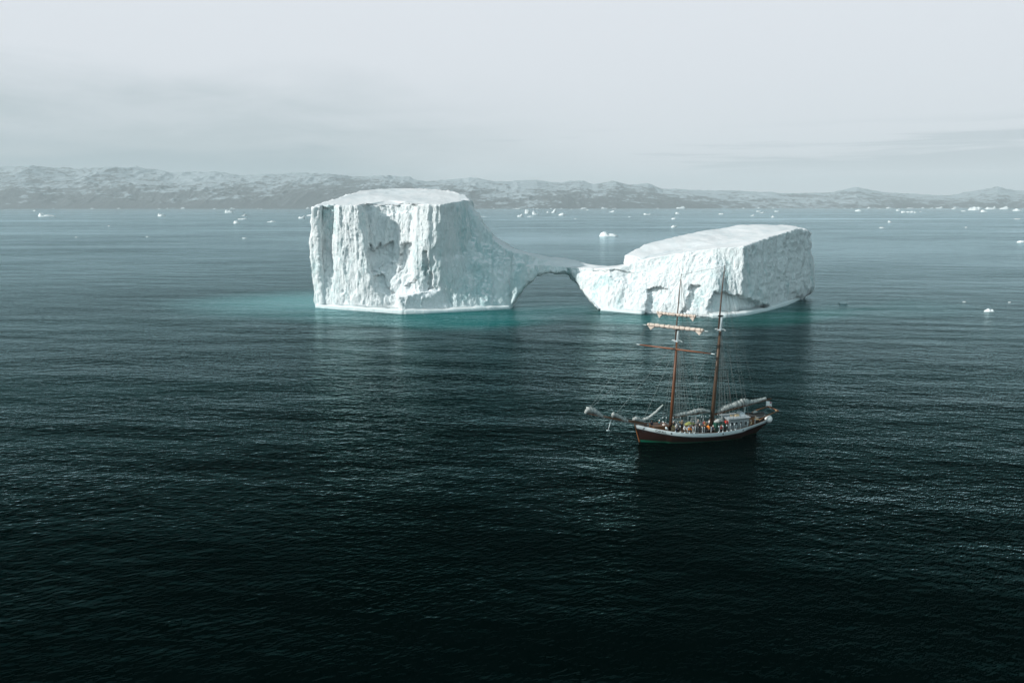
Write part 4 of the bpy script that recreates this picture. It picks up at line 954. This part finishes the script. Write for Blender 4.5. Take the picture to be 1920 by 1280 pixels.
# --- stern: wheel box, davits with bumper beam
xs, zs = on_deck(1404); part('wheel_box', 'teak', lambda m: m.box((xs + .2, 0, zs + .9), (1.1, 1.3, 1.5), 0, .9))
def wheel(m):
    c = Vector((xs - .6, -.2, zs + 1.35)); n = 20
    m.path([c + Vector((0, .5 * math.cos(2 * math.pi * k / n), .5 * math.sin(2 * math.pi * k / n))) for k in range(n + 1)], .04, 6)
    for k in range(8): a_ = math.pi * k / 4; m.bar(c, c + Vector((0, .68 * math.cos(a_), .68 * math.sin(a_))), .025)
part('steering_wheel', 'cream', wheel)
part('helm_seat', 'cream', lambda m: m.box((xs + .9, -.6, zs + 1.15), (.7, .9, .12), .4).box((xs + .75, -.4, zs + 1.6), (.5, .5, .1), -.4))
zt = sheer(1)
for w in (-1, 1):
    part('davit', 'teak', lambda m: m.path([(STERN - 2.2, w * 1.75, zt - .2), (STERN - .6, w * 1.65, zt + .55), (STERN + 1.5, w * 1.45, zt + 1.15)], [.09, .10, .08], 8), smooth=True)
part('davit_beam', 'stem', lambda m: m.path([(STERN + 1.45, -1.6, zt + 1.15), (STERN + 1.45, 1.6, zt + 1.15)], .08, 8))
part('davit_tackle', 'cream', lambda m: [m.bar((STERN + 1.45, w * 1.1, zt + 1.1), (STERN + 1.45, w * .75, zt + 1.0), .1) for w in (-1, 1)], split=True)
part('stern_light', 'white', lambda m: m.lathe((STERN - .2, -1.2, zt), [(.1, 0), (.12, .1), (.12, .3), (.05, .36)], 10))

# ------------------------------------------------------------------ loose things on and beside the ship
def world_thing(name, loc, label, cat, group=None, rz=0.0):
    o = empty(name, tuple(SHIP_M @ Vector(loc)), TH + rz); tag(o, label, cat, group); return o
# inflatable dinghy stowed on the stern
t_ = world_thing('dinghy', (STERN - 2.0, 0.2, zt - .35), 'dark inflatable dinghy stowed on deck inside the stern davits', 'dinghy')
m = MB()
for w in (-1, 1): m.path([(-1.5, w * .62, .55), (.9, w * .62, .58), (1.5, w * .35, .68), (1.75, 0, .74)], [.24, .24, .23, .22], 12)
m.build('tube', M['grey'], t_, True)
m = MB(); m.box((-.1, 0, .45), (2.8, 1.0, .12)).box((-1.35, 0, .62), (.1, 1.0, .45)); m.build('floor', M['black'], t_)
m = MB(); m.path([(-.3, -.2, .95), (.2, 0, 1.12), (.6, .15, .98)], [.15, .34, .16], 9, .6, .15, 3); m.build('cover_bundle', M['sail'], t_, True)
# ball fender on the quarter
p = Vector(cl(1441, 785, -1.3)); f_ = world_thing('ball_fender', (p.x, p.y, p.z), 'large round white fender hanging outside the stern rail', 'fender')
m = MB(); R_ = .62; m.lathe((0, 0, 0), [(max(.02, R_ * math.sin(math.pi * k / 14)), -R_ * math.cos(math.pi * k / 14) * 1.08) for k in range(15)], 22); m.build('ball', M['buoy'], f_, True)
m = MB(); m.lathe((0, 0, R_), [(.10, -.02), (.10, .1), (.05, .14)], 10); m.bar((0, 0, R_ + .1), (-.45, .1, 1.35), .02); m.build('lanyard', M['rope'], f_)
# ensign
p = Vector(cl(1437, 752)); fl = world_thing('ensign', (p.x, 0, p.z), 'small white ensign with a red and blue mark drooping from the main boom end', 'flag')
def cloth(u0, u1, v0, v1, off, nu=10, nv=8):
    V = []
    for i in range(nu + 1):
        for j in range(nv + 1):
            u, v = u0 + (u1 - u0) * i / nu, v0 + (v1 - v0) * j / nv
            V.append((u * 1.15, .12 * math.sin(u * 7 + v * 2) * (.3 + u) + off, -v * .8 - .25 * u * u))
    return MB().add(V, grid_faces(nu + 1, nv + 1))
o = cloth(0, 1, 0, 1, 0).build('cloth', M['buoy'], fl, True); md = o.modifiers.new('t', 'SOLIDIFY'); md.thickness = .012
o = cloth(.52, .86, .05, .35, -.02).build('red_mark', M['red'], fl, True); md = o.modifiers.new('t', 'SOLIDIFY'); md.thickness = .01
o = cloth(.60, .78, .12, .28, -.035).build('blue_mark', M['blue'], fl, True); md = o.modifiers.new('t', 'SOLIDIFY'); md.thickness = .01
m = MB(); m.bar((0, 0, -.95), (-.05, 0, .35), .03); m.build('staff', M['white'], fl)

# ------------------------------------------------------------------ people
SKIN = plain('skin', (0.48, 0.29, 0.21), 0.6, vary=0.1)
def skinned(joints, edges, radii, root_i, name, sub=1):
    me = bpy.data.meshes.new(name); me.from_pydata(joints, edges, []); o = bpy.data.objects.new(name, me); scene.collection.objects.link(o)
    o.modifiers.new('s', 'SKIN')
    for i, r in enumerate(radii):
        sv = me.skin_vertices[0].data[i]; sv.radius = (r, r) if not hasattr(r, '__len__') else r; sv.use_root = (i == root_i)
    sb = o.modifiers.new('d', 'SUBSURF'); sb.levels = sub; sb.render_levels = sub
    out = bpy.data.meshes.new_from_object(o.evaluated_get(bpy.context.evaluated_depsgraph_get())); bpy.data.objects.remove(o); out.name = name
    return out
def figure(pose):
    """meshes of one pose: body with head, hands and five fingers, jacket, trousers, hair"""
    hip = 0.92 if pose != 'sit' else 0.46
    if pose == 'sit':
        legs = {s: [(0, s * .09, hip), (.42, s * .11, hip + .02), (.46, s * .12, .08), (.60, s * .13, .04)] for s in (-1, 1)}
    elif pose == 'step':
        legs = {1: [(0, .09, hip), (.12, .10, .50), (.06, .10, .08), (.20, .11, .04)], -1: [(0, -.09, hip), (-.04, -.10, .49), (-.20, -.10, .10), (-.08, -.11, .04)]}
    else:
        legs = {s: [(0, s * .09, hip), (.02, s * .11, .50), (-.01, s * .12, .08), (.13, s * .14, .04)] for s in (-1, 1)}
    lean = {'stand': 0, 'lean': .12, 'sit': .04, 'step': .05, 'rail': .10}[pose]
    ch = (lean * .6, 0, hip + .28); sh = (lean, 0, hip + .50); nk = (lean * 1.15, 0, hip + .58); hd = (lean * 1.3 + .01, 0, hip + .70); tp = (lean * 1.35, 0, hip + .80)
    arms = {}
    for s in (-1, 1):
        if pose in ('rail', 'lean'): arms[s] = [(lean, s * .19, hip + .46), (lean + .10, s * .25, hip + .22), (lean + .32, s * .18, hip + .14), (lean + .38, s * .17, hip + .13)]
        elif pose == 'sit': arms[s] = [(lean, s * .19, hip + .46), (lean + .05, s * .25, hip + .20), (lean + .27, s * .14, hip + .10), (lean + .33, s * .12, hip + .09)]
        elif s == 1: arms[s] = [(lean, .19, hip + .46), (lean - .02, .26, hip + .20), (lean + .12, .24, hip - .02), (lean + .14, .24, hip - .08)]
        else: arms[s] = [(lean, -.19, hip + .46), (lean + .06, -.26, hip + .22), (lean + .26, -.12, hip + .30), (lean + .30, -.08, hip + .32)]
    J = [(0, 0, hip), (lean * .3, 0, hip + .14), ch, sh, nk, hd, tp, (hd[0] + .10, 0, hd[2] - .005)]; R = [(.13, .10), (.12, .09), (.14, .10), (.12, .09), .05, (.080, .078), .055, .018]; E = [(0, 1), (1, 2), (2, 3), (3, 4), (4, 5), (5, 6), (5, 7)]
    for s in (-1, 1):
        prev = 0
        for k, (q, r) in enumerate(zip(legs[s], (.085, .055, .036, .03))): J.append(q); R.append(r); E.append((prev, len(J) - 1)); prev = len(J) - 1
        prev = 3
        for k, (q, r) in enumerate(zip(arms[s], (.052, .036, .024, .028))): J.append(q); R.append(r); E.append((prev, len(J) - 1)); prev = len(J) - 1
        w, p_ = Vector(arms[s][2]), Vector(arms[s][3]); d = (p_ - w).normalized(); side = Vector((0, s, 0)) if abs(d.y) < .9 else Vector((1, 0, 0)); up = d.cross(side)
        for f, (o_, L) in enumerate(((-.026, .065), (-.009, .075), (.009, .070), (.026, .055))):
            a_ = p_ + d * .035 + side * o_; b_ = a_ + d * L * .55; c_ = b_ + (d * .6 - up * .5) * L * .5
            for q, r in ((a_, .009), (b_, .008), (c_, .007)): J.append(tuple(q)); R.append(r); E.append((prev if q is a_ else len(J) - 2, len(J) - 1))
        a_ = p_ - side * .03 + d * .005; b_ = a_ - side * .02 + d * .03
        J.append(tuple(a_)); R.append(.010); E.append((prev, len(J) - 1)); J.append(tuple(b_)); R.append(.009); E.append((len(J) - 2, len(J) - 1))
    body = skinned([tuple(q) for q in J], E, R, 0, 'body')
    Jj = [(0, 0, hip - .05), (lean * .3, 0, hip + .14), ch, sh, (nk[0], 0, nk[2] - .01)]; Rj = [(.155, .125), (.15, .12), (.165, .13), (.14, .11), .07]; Ej = [(0, 1), (1, 2), (2, 3), (3, 4)]
    for s in (-1, 1):
        prev = 3
        for q, r in zip(arms[s][:3], (.072, .055, .040)): Jj.append(q); Rj.append(r); Ej.append((prev, len(Jj) - 1)); prev = len(Jj) - 1
    jacket = skinned(Jj, Ej, Rj, 0, 'jacket')
    Jt = [(0, 0, hip + .04)]; Rt = [(.145, .115)]; Et = []
    for s in (-1, 1):
        prev = 0
        for q, r in zip(legs[s][:3], (.105, .078, .062)): Jt.append(q); Rt.append(r); Et.append((prev, len(Jt) - 1)); prev = len(Jt) - 1
    trousers = skinned(Jt, Et, Rt, 0, 'trousers')
    hair = skinned([(hd[0] - .02, 0, hd[2] + .03), (tp[0] - .02, 0, tp[2] + .015), (hd[0] - .06, 0, hd[2] - .04)], [(0, 1), (0, 2)], [(.086, .084), .060, .05], 0, 'hair')
    return dict(body=body, jacket=jacket, trousers=trousers, hair=hair)
FIG = {k: figure(k) for k in ('stand', 'sit', 'step', 'rail')}
CLOTH = {}
def cloth_mat(c):
    if c not in CLOTH: CLOTH[c] = plain('cloth_%02d' % len(CLOTH), c, 0.85, vary=0.12, scale=8)
    return CLOTH[c]
NAVY, BLK, WHT, ORG_, RED, YEL, GRY, TEALC, KHK, BRN = (0.02, 0.03, 0.07), (0.015, 0.015, 0.017), (0.72, 0.72, 0.70), (0.75, 0.24, 0.03), (0.45, 0.04, 0.04), (0.62, 0.50, 0.10), (0.22, 0.23, 0.24), (0.03, 0.22, 0.26), (0.25, 0.20, 0.12), (0.08, 0.04, 0.02)
def person(px, off, pose, jac, tro, hat, rz, label, dz=0.0):
    x, z = on_deck(px, off); t = (x - BOW) / (STERN - BOW)
    o = world_thing('person', (x, off, z + .05 + dz), label, 'person', 'people on the deck of the sailing ship', rz)
    for n_, c in (('body', None), ('jacket', jac), ('trousers', tro), ('hair', hat)):
        q = bpy.data.objects.new(n_, FIG[pose][n_]); scene.collection.objects.link(q); q.parent = o
        if not FIG[pose][n_].materials: FIG[pose][n_].materials.append(SKIN)
        q.material_slots[0].link = 'OBJECT'; q.material_slots[0].material = SKIN if c is None else cloth_mat(c)
        FIG[pose][n_].shade_smooth()
R2 = rad
PEOPLE = [
 (1222, .3, 'stand', NAVY, BLK, BRN, 200, 'person in navy standing on the foredeck behind the windlass'),
 (1236, .9, 'stand', TEALC, NAVY, WHT, 160, 'person in a teal jacket and white cap beside the forward house'),
 (1245, -.6, 'stand', WHT, BLK, BRN, 250, 'person in a white jacket standing just ahead of the foremast'),
 (1263, .8, 'step', BLK, BLK, WHT, 20, 'person in black with a white cap stepping aft past the foremast'),
 (1269, -1.1, 'stand', GRY, NAVY, WHT, 270, 'person in a grey jacket by the port rail just behind the foremast'),
 (1275, .5, 'stand', NAVY, BLK, YEL, 300, 'person in navy with a yellow hat beside the cargo hatch'),
 (1284, -1.7, 'rail', WHT, BLK, BRN, 270, 'person in white leaning on the port rail by the cargo hatch'),
 (1293.5, -2.0, 'rail', ORG_, NAVY, BRN, 265, 'person in an orange jacket leaning on the port rail'),
 (1300, .6, 'stand', BLK, BLK, WHT, 230, 'person in black with a white hat under the olive tarpaulin'),
 (1305, -1.0, 'stand', GRY, BLK, BRN, 100, 'person in a grey jacket ahead of the skylight'),
 (1312, -.9, 'stand', BLK, NAVY, WHT, 180, 'person in black with a white hat standing forward of the mainmast'),
 (1321, .9, 'stand', RED, BLK, BRN, 250, 'person in a red jacket on the far side of the skylight'),
 (1325, .2, 'stand', KHK, BRN, WHT, 290, 'person in khaki with a white cap beside the skylight'),
 (1329, -1.2, 'step', ORG_, BLK, BRN, 200, 'person in orange walking on deck beside the mainmast'),
 (1331, 1.3, 'stand', WHT, NAVY, BRN, 250, 'person in white behind the mainmast on the far side'),
 (1337, -1.9, 'rail', NAVY, BLK, WHT, 270, 'person in navy and white cap at the port rail below the mainmast'),
 (1352, -1.9, 'rail', RED, BLK, BRN, 275, 'person in a red jacket at the port rail beside the deckhouse'),
 (1401, -.9, 'stand', YEL, BLK, BRN, 180, 'person in a yellow jacket at the steering wheel'),
 (1408, -1.3, 'sit', KHK, BLK, WHT, 200, 'person in khaki seated aft beside the wheel box', ),

 (1258, 1.4, 'sit', BLK, NAVY, BRN, 240, 'person in black sitting on the far side of the foremast'),
 (1279, 1.6, 'stand', KHK, BLK, BRN, 270, 'person in khaki at the far rail by the cargo hatch'),
 (1288, .2, 'stand', RED, NAVY, WHT, 200, 'person in a red jacket and white hat under the fore boom'),
 (1298, -1.5, 'stand', NAVY, BLK, BRN, 320, 'bareheaded person in navy between the port rail and the olive tarpaulin'),
 (1309, 1.7, 'stand', GRY, BLK, WHT, 250, 'person in grey with a white cap by the far rail'),
 (1316, -1.7, 'rail', BLK, BLK, BRN, 270, 'bareheaded person in black at the port rail beside the skylight'),
 (1322, -.7, 'stand', BRN, BLK, YEL, 220, 'person in brown with a yellow hat beside the port side of the skylight'),
 (1342, 1.2, 'stand', NAVY, BLK, BRN, 260, 'person in navy behind the green companionway'),
]
for e in PEOPLE: person(e[0], e[1], e[2], e[3], e[4], e[5], R2(e[6]), e[7], 0.0)
